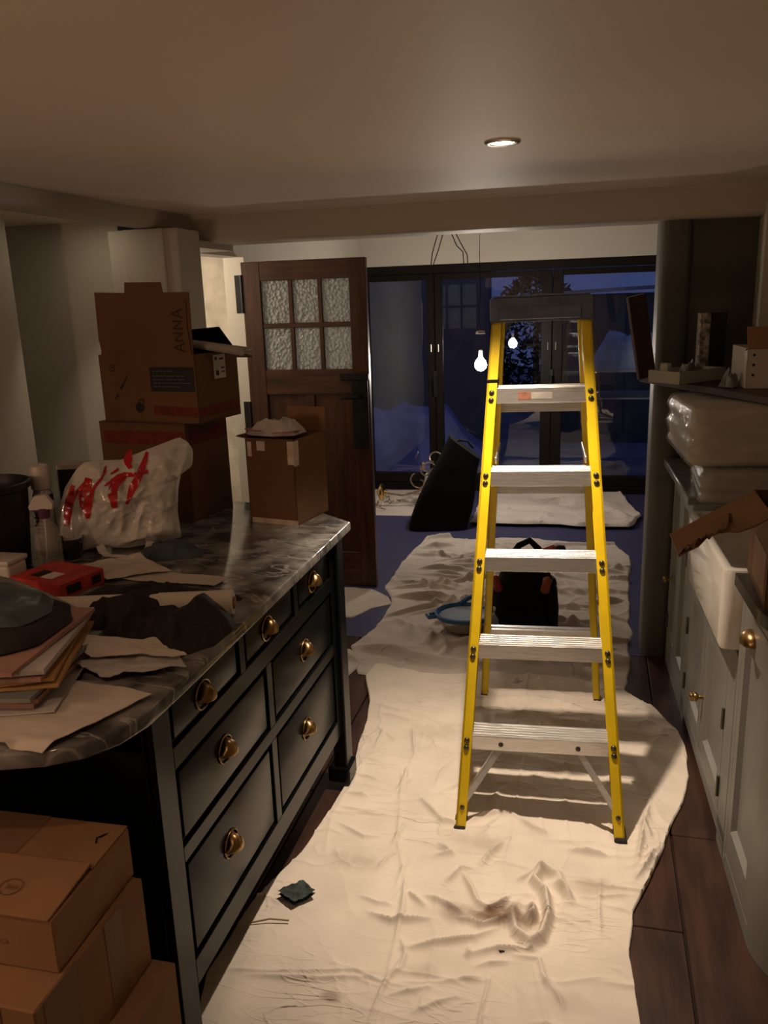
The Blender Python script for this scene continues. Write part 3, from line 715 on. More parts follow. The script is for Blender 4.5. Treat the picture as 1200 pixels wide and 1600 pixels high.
for i in range(13):
    q = PI / 2 + i / 12 * PI / 2; poly.append((-0.055 + 0.17 * math.cos(q), -0.191 + 0.17 * math.sin(q) + 0.0))
poly += [(-0.225, -0.58), (0.262, -0.58)]
m = MB(); m.prism(poly, 0.0, 0.876)
m.box(0.230, 0.262, -0.022, 0, 0.03, 0.876, 0.001); m.box(-0.055, 0.230, -0.022, 0, 0.80, 0.876, 0.001); m.box(-0.055, 0.230, -0.022, 0, 0.0, 0.05, 0.001); m.box(0.236, 0.262, -0.022, 0, 0.0, 0.03, 0.001)
obj('carcass', m, 'cabinet_paint', near_cab, 25)
d_ = shaker(near_cab, -0.055, 0.228, 0.052, 0.798, (-0.005, 0.190, 0.145, 0.70))
cp = MB()
def f(u, v):
    a = u * PI; q = v * 1.75
    return (0.13 - 0.042 * math.cos(a), 0.030 * math.sin(a) * math.sin(q), 0.735 + 0.030 * math.sin(a) * math.cos(q))
cp.grid(f, 20, 10); obj('handle', cp, 'brass', d_, 60)
# rounded corner moulding in front of the carcass
m = MB()
def f(u, v):
    q = PI / 2 + u * PI / 2; return (-0.055 + 0.191 * math.cos(q), -0.191 + 0.191 * math.sin(q), 0.876 * v)
m.grid(f, 14, 2); m.box(-0.246, -0.225, -0.58, -0.19, 0, 0.876); obj('rounded_end', m, 'cabinet_paint', near_cab, 50)

def worktop(label, s0, s1, y1, back=-0.60, rnd=False):
    m = MB()
    if rnd:
        poly = [(s1, y1)]
        for i in range(11): q = PI / 2 + i / 10 * PI / 2; poly.append((s0 + 0.19 + 0.19 * math.cos(q), y1 - 0.19 + 0.19 * math.sin(q)))
        poly += [(s0, back), (s1, back)]; m.prism(poly, 0.878, 0.908)
    else: m.box(s0, s1, back, y1, 0.878, 0.908, 0.004)
    o = obj('worktop', m, 'dark_stone', None, 40, loc=RUN, rz=RA); return tag(o, label, 'worktop')
worktop('dark polished worktop under the opened cardboard box', -0.275, 0.150, 0.048, rnd=True)
worktop('grey worktop below the plastic-wrapped bundles', 0.945, 1.63, 0.048).data.materials[0] = MATS['grey_stone']
m = MB(); m.box(0.152, 0.943, -0.60, -0.405, 0.878, 0.908, 0.003); o = obj('worktop', m, 'dark_stone', None, 40, loc=RUN, rz=RA); tag(o, 'narrow dark worktop strip along the back of the white sink', 'worktop')
# belfast sink
def rrect(x0, x1, y0, y1, r, n=6):
    P = []
    for cx, cy, a in ((x1 - r, y1 - r, 0), (x0 + r, y1 - r, PI / 2), (x0 + r, y0 + r, PI), (x1 - r, y0 + r, 1.5 * PI)):
        for i in range(n + 1): q = a + i / n * PI / 2; P.append((cx + r * math.cos(q), cy + r * math.sin(q)))
    return P
sk = thing('belfast_sink', 'white glazed butler sink set between the dark worktops', 'sink', RUN, RA)
m = MB(); loops = [(rrect(0.276, 0.90, -0.39, 0.045, 0.022), 0.648), (rrect(0.271, 0.905, -0.395, 0.050, 0.03), 0.665), (rrect(0.271, 0.905, -0.395, 0.050, 0.03), 0.862), (rrect(0.275, 0.901, -0.391, 0.046, 0.028), 0.872), (rrect(0.290, 0.886, -0.378, 0.033, 0.026), 0.875),
                  (rrect(0.301, 0.875, -0.37, 0.022, 0.024), 0.868), (rrect(0.311, 0.865, -0.36, 0.012, 0.04), 0.70), (rrect(0.345, 0.825, -0.32, -0.03, 0.05), 0.672)]
vs = []; fs = []; n = len(loops[0][0])
for P, z in loops: vs += [(x, y, z) for x, y in P]
for i in range(len(loops) - 1):
    for k in range(n): fs.append((i * n + k, i * n + (k + 1) % n, (i + 1) * n + (k + 1) % n, (i + 1) * n + k))
fs += [tuple(range(n)), tuple(range((len(loops) - 1) * n, len(loops) * n))]
m.add(vs, fs); obj('bowl', m, 'ceramic', sk, 45)
m = MB(); m.lathe([(0.04, 0), (0.04, 0.004), (0.028, 0.006), (0.02, 0.003)], 20, (0.55, -0.19, 0.672)); obj('drain', m, 'ring_metal', sk, 60)
m = MB(); m.box(0.305, 1.125, -0.56, -0.03, 0.635, 0.648); o = obj('bearer', m, 'cabinet_paint', sink_cab)

# ------------------------------------------------------------------ step ladder (local: y = 0 front feet, +y away from the aisle's near end)
lad = thing('step_ladder', 'yellow fibreglass step ladder with aluminium treads on the dust sheet', 'ladder', (-0.1165, 2.200, 0.006), math.radians(3.3), ry=-0.011)
def rail_xy(z): t = z / 1.575; return 0.252 - 0.106 * t, 0.470 * t
def channel(p0, p1, sx, fl, web, th, out):
    """C-section along p0 -> p1: front flange, web on the outer side, back flange"""
    m = MB()
    for (a0, a1, b0, b1) in ((0, fl, 0, th), (0, fl, web - th, web), (fl - th, fl, 0, web)):
        vs = []
        for px, py, pz in (p0, p1):
            for (a, b) in ((a0, b0), (a1, b0), (a1, b1), (a0, b1)):
                vs.append((px + sx * (a - fl), py + b * out, pz - b * 0.0))
        m.add(vs, [(3, 2, 1, 0), (4, 5, 6, 7), (0, 1, 5, 4), (1, 2, 6, 5), (2, 3, 7, 6), (3, 0, 4, 7)])
    return m
rails = {}
for sx in (-1, 1):
    x0, y0 = rail_xy(0.012); x1, y1 = rail_xy(1.56)
    rails[sx] = obj('stile', channel((sx * x0, y0, 0.012), (sx * x1, y1, 1.56), sx, 0.031, 0.072, 0.006, 1), 'yellow_fibreglass', lad)
    f = MB(); f.box(sx * x0 - 0.018 - (0.013 if sx > 0 else -0.013), sx * x0 + 0.018 - (0.013 if sx > 0 else -0.013), -0.004, 0.074, -0.004, 0.020, 0.004); obj('foot', f, 'black_rubber', rails[sx])
    if sx < 0:
        xz, yz = rail_xy(1.335); t_ = MB(); t_.box(-xz - 0.002, -xz + 0.033, yz - 0.003, yz + 0.05, 1.318, 1.336, 0.001); obj('black_tape', t_, 'black_plastic', rails[sx])
for i, zt in enumerate((0.283, 0.551, 0.809, 1.062, 1.308)):
    x, y = rail_xy(zt); hw = x - 0.028; yf = y + 0.004; h = 0.047
    m = MB(); m.box(-hw, hw, yf, yf + 0.004, zt - h, zt, 0.001); m.box(-hw, hw, yf, yf + 0.085, zt - 0.004, zt, 0.001); m.box(-hw, hw, yf + 0.081, yf + 0.085, zt - 0.03, zt, 0.001)
    for k in range(5): m.box(-hw, hw, yf + 0.010 + k * 0.015, yf + 0.016 + k * 0.015, zt, zt + 0.0025, 0.0008)
    st = obj('tread', m, 'aluminium', lad)
    for sx in (-1, 1):
        for dz in (0.012, 0.034):
            b = MB(); xx, yy = rail_xy(zt - dz); b.M = Matrix.Translation((sx * (xx - 0.016), yy - 0.0005, zt - dz)) @ Matrix.Rotation(PI / 2, 4, 'X')
            b.lathe([(0.0085, -0.002), (0.0085, 0.002), (0.006, 0.005), (0.002, 0.0062)], 12)
            obj('bolt', b, 'steel_bolt', st, 60)
    if i == 0:
        for sx in (-1, 1):
            br = MB(); x2, y2 = rail_xy(0.075)
            p0 = Vector((sx * 0.115, yf + 0.012, zt - 0.040)); p1 = Vector((sx * (x2 - 0.020), y2 + 0.012, 0.085)); d = (p1 - p0); n_ = Vector((-d.z, 0, d.x)).normalized()
            for a0, a1, b0, b1 in ((-0.010, 0.010, 0, 0.003), (-0.010, -0.007, 0, 0.02)):
                vs = [tuple(q + n_ * a + Vector((0, b, 0))) for q in (p0, p1) for a, b in ((a0, b0), (a1, b0), (a1, b1), (a0, b1))]
                br.add(vs, [(3, 2, 1, 0), (4, 5, 6, 7), (0, 1, 5, 4), (1, 2, 6, 5), (2, 3, 7, 6), (3, 0, 4, 7)])
            obj('brace', br, 'aluminium', lad)
            b = MB(); b.M = Matrix.Translation((sx * 0.115, yf - 0.0005, zt - 0.026)) @ Matrix.Rotation(PI / 2, 4, 'X'); b.lathe([(0.0075, -0.002), (0.0075, 0.002), (0.002, 0.005)], 12); obj('bolt', b, 'steel_bolt', st, 60)
            b = MB(); xx, yy = rail_xy(0.075); b.M = Matrix.Translation((sx * (xx - 0.016), yy - 0.0005, 0.075)) @ Matrix.Rotation(PI / 2, 4, 'X'); b.lathe([(0.0075, -0.002), (0.0075, 0.002), (0.002, 0.005)], 12); obj('bolt', b, 'steel_bolt', rails[sx], 60)
    if i == 4:
        m = MB(); m.box(-0.068, -0.030, yf - 0.0008, yf, zt - 0.036, zt - 0.012); obj('rating_label', m, 'label_faded', st)
        m = MB(); m.box(-0.029, 0.035, yf - 0.0008, yf, zt - 0.034, zt - 0.014); obj('rating_label', m, 'newsprint', st)
# rear frame
def rear_xy(z): t = z / 1.52; return 0.236 - 0.098 * t, 0.935 - 0.375 * t
for sx in (-1, 1):
    x0, y0 = rear_xy(0.0); x1, y1 = rear_xy(1.52)
    r_ = obj('rear_leg', channel((sx * x0, y0, 0.0), (sx * x1, y1, 1.52), sx, 0.026, 0.045, 0.005, -1), 'yellow_fibreglass', lad)
    f = MB(); f.box(sx * x0 - 0.014 - sx * 0.013, sx * x0 + 0.014 - sx * 0.013, y0 - 0.05, y0 + 0.004, -0.004, 0.02, 0.003); obj('foot', f, 'black_rubber', r_)
for z in (0.32, 0.61, 0.92, 1.22):
    x, y = rear_xy(z); m = MB(); m.box(-x + 0.02, x - 0.02, y - 0.024, y - 0.003, z - 0.016, z + 0.016, 0.002); m.box(-x + 0.02, x - 0.02, y - 0.046, y - 0.022, z + 0.008, z + 0.013); obj('rear_bar', m, 'aluminium', lad)
cp = MB(); cp.box(-0.155, 0.155, 0.440, 0.590, 1.505, 1.578, 0.006, 2); cp.box(-0.13, 0.12, 0.434, 0.446, 1.512, 1.548, 0.003)
cap = obj('top_cap', cp, 'sky_tinted_plastic', lad)
rl = MB(); rl.box(-0.147, 0.147, 0.450, 0.580, 1.577, 1.584, 0.003); rl.lathe([(0.018, 0), (0.018, 0.008), (0.012, 0.009)], 16, (0.0, 0.49, 1.578)); obj('tool_tray', rl, 'sky_tinted_plastic', cap)
for sx in (-1, 1):
    m = MB(); x, y = rail_xy(1.10); xr, yr = rear_xy(1.05); m.box(sx * (x - 0.04) - 0.0025, sx * (x - 0.04) + 0.0025, y + 0.05, yr - 0.03, 1.075, 1.095, 0.001); obj('spreader', m, 'aluminium', lad)

# ------------------------------------------------------------------ dust sheets
rs = random.Random(11)
folds = []
for i in range(90):                                       # short pressed creases, mostly across the sheet
    y = rs.uniform(1.2, 3.1); x = rs.uniform(-0.85, 0.15); L = rs.uniform(0.06, 0.28); a = rs.uniform(-0.35, 0.25)
    if rs.random() < 0.22: P_ = [(x, y), (x + rs.uniform(-.02, .02), y + L / 2), (x + rs.uniform(-.04, .04), y + L)]
    else: P_ = [(x, y), (x + L * 0.35, y + L * a * 0.3 + rs.uniform(-.012, .012)), (x + L * 0.7, y + L * a * 0.8 + rs.uniform(-.012, .012)), (x + L, y + L * a)]
    folds.append((P_, rs.uniform(0.004, 0.010), rs.uniform(0.0045, 0.0075)))
# seams, and the creases and rolls of the rucked-up patch in front of the ladder
folds += [([(-0.56, 2.95), (-0.575, 2.6), (-0.58, 2.4), (-0.53, 2.1), (-0.465, 1.92), (-0.445, 1.72), (-0.42, 1.3)], 0.006, 0.006), ([(-0.10, 1.70), (-0.06, 1.55), (-0.04, 1.3)], 0.006, 0.006)]
for q in [[(-0.028, 1.982), (-0.055, 2.033), (-0.1, 2.033), (-0.116, 1.992), (-0.082, 1.944), (-0.071, 1.859), (-0.084, 1.784), (-0.111, 1.758), (-0.148, 1.791), (-0.166, 1.856), (-0.153, 1.911)], [(-0.134, 1.822), (-0.107, 1.855), (-0.116, 1.901)], [(-0.06, 2.003), (-0.028, 1.964), (-0.015, 1.931)]]: folds.append((q, 0.034, 0.0105))
for q in [[(-0.404, 1.878), (-0.337, 1.852), (-0.273, 1.821)], [(-0.306, 1.814), (-0.231, 1.797), (-0.165, 1.848)], [(-0.424, 1.678), (-0.337, 1.716), (-0.249, 1.75), (-0.185, 1.803)], [(-0.534, 1.781), (-0.468, 1.764), (-0.41, 1.783), (-0.364, 1.796)], [(-0.322, 1.998), (-0.279, 1.921), (-0.26, 1.88), (-0.214, 1.855)], [(-0.357, 1.933), (-0.321, 1.992), (-0.285, 2.011)], [(-0.507, 2.321), (-0.45, 2.257), (-0.411, 2.205), (-0.34, 2.207)], [(-0.272, 2.014), (-0.242, 2.095), (-0.218, 2.149)], [(-0.39, 1.836), (-0.441, 1.87), (-0.413, 1.858)], [(-0.407, 2.104), (-0.359, 2.061), (-0.409, 2.041)], [(-0.232, 1.851), (-0.193, 1.885), (-0.173, 1.925)], [(-0.264, 1.693), (-0.177, 1.726), (-0.088, 1.748)], [(-0.165, 1.982), (-0.118, 2.029), (-0.069, 2.049)], [(-0.34, 2.207), (-0.297, 2.263), (-0.207, 2.292), (-0.177, 2.27)], [(-0.177, 2.27), (-0.132, 2.226), (-0.09, 2.212)], [(-0.034, 2.147), (0.018, 2.147), (0.083, 2.14)], [(0.213, 2.424), (0.194, 2.324), (0.157, 2.085)], [(0.187, 2.323), (0.21, 2.26)], [(0.227, 2.221), (0.183, 2.11), (0.149, 2.046)]]: folds.append((q, 0.021, 0.0078))
for q in [[(-0.743, 2.224), (-0.679, 2.212), (-0.619, 2.216)], [(-0.743, 2.301), (-0.669, 2.289)], [(-0.726, 2.142), (-0.631, 2.092), (-0.577, 2.103)], [(-0.577, 1.842), (-0.519, 1.822), (-0.475, 1.824)], [(-0.54, 2.071), (-0.527, 2.136), (-0.523, 2.183)], [(-0.555, 1.961), (-0.534, 2.015), (-0.508, 2.052)], [(-0.83, 1.53), (-0.713, 1.54), (-0.582, 1.57), (-0.451, 1.598)], [(-0.777, 1.52), (-0.597, 1.543), (-0.458, 1.58)], [(-0.424, 1.532), (-0.374, 1.556), (-0.324, 1.58)], [(-0.433, 1.719), (-0.408, 1.663), (-0.41, 1.618), (-0.436, 1.584)], [(-0.361, 1.494), (-0.305, 1.538), (-0.256, 1.568)], [(-0.589, 2.344), (-0.571, 2.401), (-0.585, 2.483)], [(-0.575, 2.575), (-0.623, 2.762)], [(-0.75, 2.409), (-0.698, 2.399), (-0.656, 2.39)], [(-0.819, 2.929), (-0.693, 2.875), (-0.566, 2.88)], [(-0.783, 2.859), (-0.643, 2.811), (-0.573, 2.824)], [(-0.465, 1.921), (-0.445, 1.799), (-0.444, 1.717)], [(-0.153, 1.716), (-0.086, 1.715), (-0.059, 1.623)], [(-0.256, 1.68), (-0.257, 1.725)], [(-0.237, 1.662), (-0.151, 1.694)], [(-0.274, 1.612), (-0.21, 1.632)], [(-0.083, 1.673), (-0.037, 1.614), (-0.015, 1.567)], [(-0.451, 2.344), (-0.4, 2.407), (-0.365, 2.483)]]: folds.append((q, 0.012, 0.0065))
for yy, a in ((2.62, .012), (2.78, .012), (2.92, .014), (3.05, .012)): folds.append(([(-0.36, yy), (-0.2, yy + .02), (-0.05, yy - .02), (0.12, yy + .015)], a, 0.020))
dust_sheet('dust_sheet', 'large cream dust sheet spread under the yellow ladder', 'sheet_cotton',
           [(0.6, -0.84), (1.38, -0.84), (1.51, -0.875), (1.76, -0.86), (1.99, -0.80), (2.34, -0.765), (2.52, -0.785), (2.8, -0.81), (2.95, -0.84), (3.17, -0.915), (3.3, -0.90), (3.4, -0.88)],
           [(0.6, 0.16), (1.59, 0.146), (1.78, 0.133), (1.94, 0.147), (2.07, 0.195), (2.25, 0.251), (2.46, 0.315), (2.63, 0.358), (2.75, 0.362), (2.91, 0.345), (3.09, 0.267), (3.21, 0.175), (3.4, 0.12)],
           1.05, 3.28, 0.012, 3, amp=1.0, nu=400, nv=760, folds=folds, far=0.07)
mf = []
for i in range(64):
    y = rs.uniform(3.4, 5.3); x = rs.uniform(-1.1, 0.1); L = rs.uniform(0.15, 0.5); a = rs.uniform(-0.7, 0.8)
    mf.append(([(x, y), (x + L / 2, y + L * a * 0.5 + rs.uniform(-.03, .03)), (x + L, y + L * a)], rs.uniform(0.014, 0.034), rs.uniform(0.008, 0.018)))
mf += [([(-1.05, 3.47), (-0.85, 3.45), (-0.75, 3.40), (-0.6, 3.36), (-0.4, 3.38)], 0.035, 0.022), ([(-0.95, 3.85), (-0.85, 3.75), (-0.82, 3.62)], 0.02, 0.018), ([(-0.8, 3.8), (-0.72, 3.66), (-0.72, 3.52)], 0.022, 0.018), ([(-0.66, 3.62), (-0.62, 3.50), (-0.64, 3.42)], 0.02, 0.016)]
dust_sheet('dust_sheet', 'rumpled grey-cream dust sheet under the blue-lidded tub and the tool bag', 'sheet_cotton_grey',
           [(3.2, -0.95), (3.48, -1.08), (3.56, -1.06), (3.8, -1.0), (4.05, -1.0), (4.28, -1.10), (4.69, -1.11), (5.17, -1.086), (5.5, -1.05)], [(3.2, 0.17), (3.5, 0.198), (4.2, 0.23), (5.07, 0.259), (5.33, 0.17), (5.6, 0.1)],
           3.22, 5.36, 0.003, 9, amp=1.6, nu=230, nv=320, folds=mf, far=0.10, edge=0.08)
dust_sheet('dust_sheet', 'pale dust sheet corner poking out beneath the open wooden door', 'sheet_cotton_grey',
           [(3.7, -1.40), (4.4, -1.42)], [(3.7, -1.22), (3.83, -1.16), (3.97, -1.10), (4.05, -1.0), (4.15, -1.05), (4.27, -1.18), (4.4, -1.25)], 3.84, 4.27, 0.002, 17, amp=0.7, nu=60, nv=60, far=0.01)
dust_sheet('dust_sheet', 'small dust sheet scrap beside the foot of the dark island', 'sheet_cotton_grey',
           [(3.0, -1.2), (3.6, -1.2)], [(3.0, -1.0), (3.15, -1.0), (3.30, -0.965), (3.38, -1.0), (3.46, -1.08)], 3.10, 3.45, 0.002, 23, amp=1.2, nu=50, nv=60, folds=[([(-1.15, 3.38), (-1.05, 3.36), (-0.98, 3.30)], .02, .015)])
dust_sheet('dust_sheet', 'flat dust sheet below the glass doors with the old chandelier on it', 'sheet_cotton_back',
           [(5.8, -1.84), (6.75, -1.84)], [(5.8, -0.90), (6.75, -0.95)], 5.86, 6.70, 0.003, 31, amp=0.8, nu=90, nv=80)
bf = [([(-0.3, 6.3), (-0.1, 6.25), (0.1, 6.3)], .05, .04), ([(-0.7, 6.1), (-0.4, 6.05), (0.0, 5.95), (0.25, 5.95)], .03, .025), ([(-0.5, 6.5), (-0.2, 6.45), (0.1, 6.5)], .04, .04), ([(0.0, 6.15), (0.15, 6.05), (0.28, 5.85)], .03, .03)]
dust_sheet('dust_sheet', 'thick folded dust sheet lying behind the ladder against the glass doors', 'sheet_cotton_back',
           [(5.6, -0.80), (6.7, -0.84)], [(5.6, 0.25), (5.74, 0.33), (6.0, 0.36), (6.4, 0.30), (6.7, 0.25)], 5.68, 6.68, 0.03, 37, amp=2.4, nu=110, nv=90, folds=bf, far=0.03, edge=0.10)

# rag and twig on the sheet
paper_sheet('rag', 'small folded dark green rag lying on the cream dust sheet', 'sponge_green', [(-0.793, 1.788), (-0.735, 1.757), (-0.690, 1.806), (-0.742, 1.848)], 0.020, [0.004, 0.002, 0.006, 0.003], 5, cat='rag', n=24, th=0.011, amp=0.016)
m = MB(); m.tube([(0, 0, 0), (0.012, 0.008, 0.003), (0.02, 0.003, 0.002), (0.03, 0.008, 0.0)], 0.003, 6); m.tube([(0.012, 0.008, 0.003), (0.010, 0.018, 0.004)], 0.002, 6); o = obj('splinter', m, 'black_ink', None, 60, loc=(-0.20, 1.712, 0.022)); tag(o, 'tiny dark forked splinter near the rucked cloth before the ladder', 'splinter')
m = MB(); m.tube([(0, 0, 0), (0.05, 0.022, 0.003), (0.10, 0.03, 0.0)], 0.0022, 6); o = obj('twig', m, 'twig', None, loc=(-0.83, 1.675, 0.027)); tag(o, 'thin pale splinter lying by the green rag', 'splinter')

# ------------------------------------------------------------------ kraft boxes stacked at the island's near end
def carton(name, label, w, d, h, loc, rz, mat='cardboard', group=None, lid=True):
    t = thing(name, label, 'box', loc, rz, group)
    m = MB(); m.box(-w / 2, w / 2, -d / 2, d / 2, 0, h, 0.003); obj('body', m, mat, t)
    return t
ba = thing('cardboard_box', 'kraft cardboard box with a printed round stamp on its flap, topmost of its stack', 'box', (-1.005, 1.03, 0.585), math.radians(1.5))
m = MB(); m.box(-0.215, 0.215, -0.118, 0.118, 0, 0.098, 0.002); obj('body', m, 'cardboard', ba)
m = MB(); m.M = Matrix.Translation((0, -0.118, 0.099)) @ Matrix.Rotation(math.radians(4), 4, 'X'); m.box(-0.215, 0.212, -0.004, 0.120, 0, 0.004, 0.001); fl = obj('flap', m, 'cardboard', ba)
m = MB(); m.M = Matrix.Translation((0, 0.118, 0.0995)); m.box(-0.214, 0.214, -0.118, 0.0, 0.0, 0.003, 0.001); obj('flap', m, 'cardboard', ba)
def stamp(z, cx, cy, r, par, mat='brown_ink'):
    k = MB(); fn = lambda x, y: (x, y, z(x, y))
    k.ribbon([(cx + r * math.cos(q), cy + r * 0.9 * math.sin(q)) for q in [i / 24 * 2 * PI for i in range(25)]], 0.0018, fn)
    for px in (-0.4, 0.0, 0.4): k.ribbon([(cx + r * px, cy - r * 0.25), (cx + r * (px + 0.12), cy + r * 0.3), (cx + r * (px + 0.24), cy - r * 0.25)], 0.0016, fn)
    obj('stamp', k, mat, par)
zf = lambda x, y: 0.1042 + (y + 0.118) * math.tan(math.radians(4)) + 0.0003
stamp(zf, 0.11, -0.070, 0.019, ba)
k = MB(); fn = lambda x, z: (x, -0.1187, z); k.ribbon([(0.10, 0.045), (0.108, 0.062), (0.118, 0.044), (0.10, 0.048)], 0.002, fn); k.ribbon([(0.118, 0.05), (0.128, 0.05), (0.13, 0.045), (0.12, 0.042)], 0.002, fn); obj('stamp', k, 'brown_ink', ba)
m = MB(); m.box(-0.05, 0.06, -0.1192, -0.1184, 0.0, 0.094); obj('tape', m, 'packing_tape', ba); obj('tape', MB().box(-0.05, 0.06, 0.005, 0.118, 0.1028, 0.1034), 'packing_tape', ba)
k = MB(); k.ribbon([(0.185, 0.06), (0.178, 0.075), (0.19, 0.09), (0.183, 0.075)], 0.003, lambda x, y: (x, y, 0.1036)); obj('print', k, 'black_ink', ba)
bb = thing('cardboard_box', 'kraft cardboard box with two tape bands, middle one of its stack', 'box', (-1.04, 1.01, 0.400), math.radians(-1.0))
m = MB(); m.box(-0.262, 0.262, -0.16, 0.145, 0, 0.183, 0.003); obj('body', m, 'cardboard', bb)
m = MB(); m.box(0.2618, 0.2632, -0.14, -0.06, 0, 0.184); obj('tape', m, 'packing_tape', bb); obj('tape', MB().box(0.2618, 0.2632, 0.02, 0.07, 0, 0.184), 'packing_tape', bb)
m = MB(); m.box(-0.1, 0.20, -0.1622, -0.158, 0.06, 0.178, 0.001); obj('flap', m, 'cardboard', bb)
bc = thing('cardboard_box', 'large kraft cardboard box on the floor carrying the other two', 'box', (-1.03, 1.0, 0.0), math.radians(0.5))
m = MB(); m.box(-0.30, 0.30, -0.20, 0.155, 0, 0.398, 0.003); obj('body', m, 'cardboard', bc)
m = MB(); m.box(0.2998, 0.3012, -0.03, 0.04, 0, 0.397); obj('tape', m, 'packing_tape', bc)

# ------------------------------------------------------------------ light fittings
def downlight(label, x, y, z, lit):
    t = thing('downlight', label, 'ceiling light', (x, y, z))
    m = MB(); m.lathe([(0.046, 0.0), (0.046, -0.003), (0.042, -0.006), (0.034, -0.006), (0.031, -0.002), (0.030, 0.0)], 32); obj('trim_ring', m, 'ring_metal', t, 50)
    m = MB(); m.lathe([(0.031, -0.001), (0.029, -0.004), (0.015, -0.0052), (0.002, -0.0055)], 24); obj('lens', m, lit, t, 60)
downlight('round recessed downlight glowing in the ceiling above the ladder', *LAMP, 'lens_lit')
downlight('round recessed downlight over the alcove behind the ceiling beam', *REST[0], 'lens_lit')
downlight('round recessed downlight over the stacked kraft boxes', *REST[1], 'lens_lit')
t = thing('fill_lamp_fitting', 'added unseen fill light on the side wall left of the stacked kraft boxes', 'wall lamp', (-2.2, 0.10, 1.36))  # invented fitting around the added fill light, out of view
m = MB(); m.box(0.0, 0.02, -0.04, 0.04, -0.06, 0.06, 0.005); m.tube([(0.015, 0, 0), (0.12, 0, -0.08), (0.27, 0, -0.10)], 0.008, 10); obj('bracket', m, 'ring_metal', t, 50)
m = MB(); m.lathe([(0.02, -0.095), (0.05, -0.093), (0.06, -0.085)], 28, (0.27, 0, 0.0), cap=False); obj('shade', m, 'fill_shade_glass', t, 60)
t = thing('hall_light', 'round glowing ceiling light in the hallway behind the pier', 'ceiling light', (-2.62, 3.70, 2.15))
struct('ceiling_hall', MB().box(-3.3, -1.97, 3.32, 5.05, 2.15, 2.22), 'ceiling_paint')
m = MB(); m.lathe([(0.10, 0), (0.11, -0.02), (0.10, -0.03)], 28); obj('base', m, 'ring_metal', t, 50)
m = MB(); m.lathe([(0.095, -0.028), (0.09, -0.06), (0.06, -0.085), (0.005, -0.095)], 28); obj('shade', m, 'hall_shade', t, 60)

pb = thing('pendant_bulb', 'bare lit bulb hanging on a long cord in front of the glass doors', 'pendant lamp', (-0.733, 5.63, 1.134))
m = MB(); m.tube([(0.0, 0, 1.015), (-0.005, 0, 0.72), (0.0, 0, 0.45), (-0.012, 0, 0.30), (0.004, 0, 0.215), (0, 0, 0.10)], 0.0024, 6); obj('cord', m, 'cord_black', pb, 60)
m = MB(); m.lathe([(0.006, 0.226), (0.030, 0.222), (0.033, 0.208), (0.031, 0.204), (0.004, 0.218)], 24); obj('ceiling_cup', m, 'ring_silver', pb, 50)
m = MB(); m.lathe([(0.004, 0.10), (0.013, 0.095), (0.014, 0.055), (0.012, 0.045)], 16); obj('bulb_holder', m, 'white_plastic', pb, 50)
m = MB(); m.lathe([(0.012, 0.052), (0.018, 0.044), (0.033, 0.026), (0.041, 0.0), (0.036, -0.022), (0.020, -0.037), (0.002, -0.041)], 24); obj('bulb', m, 'bulb_lit', pb, 60)
for i, pts in enumerate(([(-0.985, 5.52, 2.15), (-0.975, 5.52, 2.03), (-1.03, 5.52, 1.86), (-1.04, 5.52, 1.78)], [(-0.945, 5.5, 2.15), (-0.94, 5.5, 2.02), (-0.985, 5.5, 1.88), (-1.02, 5.5, 1.79)],
                         [(-0.91, 5.52, 2.15), (-0.905, 5.52, 1.98), (-0.87, 5.52, 1.90), (-0.83, 5.52, 1.86), (-0.82, 5.52, 1.72)], [(-0.89, 5.5, 2.15), (-0.885, 5.5, 2.0), (-0.845, 5.5, 1.92), (-0.80, 5.5, 1.84), (-0.795, 5.5, 1.76)])):
    m = MB(); x0, y0, z0 = pts[0]; fine = []
    for a, b in zip(pts[:-1], pts[1:]):
        for q in range(5): fine.append(tuple(a[j] + (b[j] - a[j]) * q / 5 - (x0, y0, z0)[j] for j in range(3)))
    fine.append(tuple(pts[-1][j] - (x0, y0, z0)[j] for j in range(3)))
    m.tube(fine, 0.0035, 6); o = obj('loose_cable', m, 'cord_black', None, 60, loc=(x0, y0, z0))
    tag(o, 'thin black cable hanging loose from the ceiling before the glass doors', 'cable', 'loose cables hanging from the rear ceiling')

# ------------------------------------------------------------------ things on the marble worktop
CZ = 0.91
def carton_faces(t, w, d, h, mat, thick=0.004, open_top=True):
    """four walls and a bottom; origin at the middle of the base"""
    m = MB(); m.box(-w / 2, w / 2, -d / 2, d / 2, 0, thick)
    m.box(-w / 2, w / 2, -d / 2, -d / 2 + thick, 0, h, 0.001); m.box(-w / 2, w / 2, d / 2 - thick, d / 2, 0, h, 0.001)
    m.box(-w / 2, -w / 2 + thick, -d / 2, d / 2, 0, h, 0.001); m.box(w / 2 - thick, w / 2, -d / 2, d / 2, 0, h, 0.001)
    if not open_top: m.box(-w / 2, w / 2, -d / 2, d / 2, h - thick, h)
    return obj('body', m, mat, t)
RZ2 = math.atan2(-0.047, 0.292)
def from_front(u, dep, v=0.0):
    d = Vector((math.cos(RZ2), math.sin(RZ2), 0)); n = Vector((-d.y, d.x, 0)); return Vector((-1.581, 2.419, CZ)) + d * u + n * dep + Vector((0, 0, v))
b2 = thing('cardboard_box', 'closed brown cardboard box with a red stripe below the open tool carton', 'box', from_front(0.172, 0.115), RZ2)
carton_faces(b2, 0.344, 0.23, 0.322, 'cardboard_dark', open_top=False)
m = MB(); m.box(-0.155, 0.165, -0.1162, -0.1152, 0.250, 0.295); m.box(0.1722, 0.1732, -0.10, 0.10, 0.250, 0.295); obj('stripe', m, 'dark_red_print', b2)
an = thing('cardboard_box', 'open cardboard tool carton with ANNA written on its raised flap', 'box', from_front(0.2165, 0.117, 0.3235), RZ2)
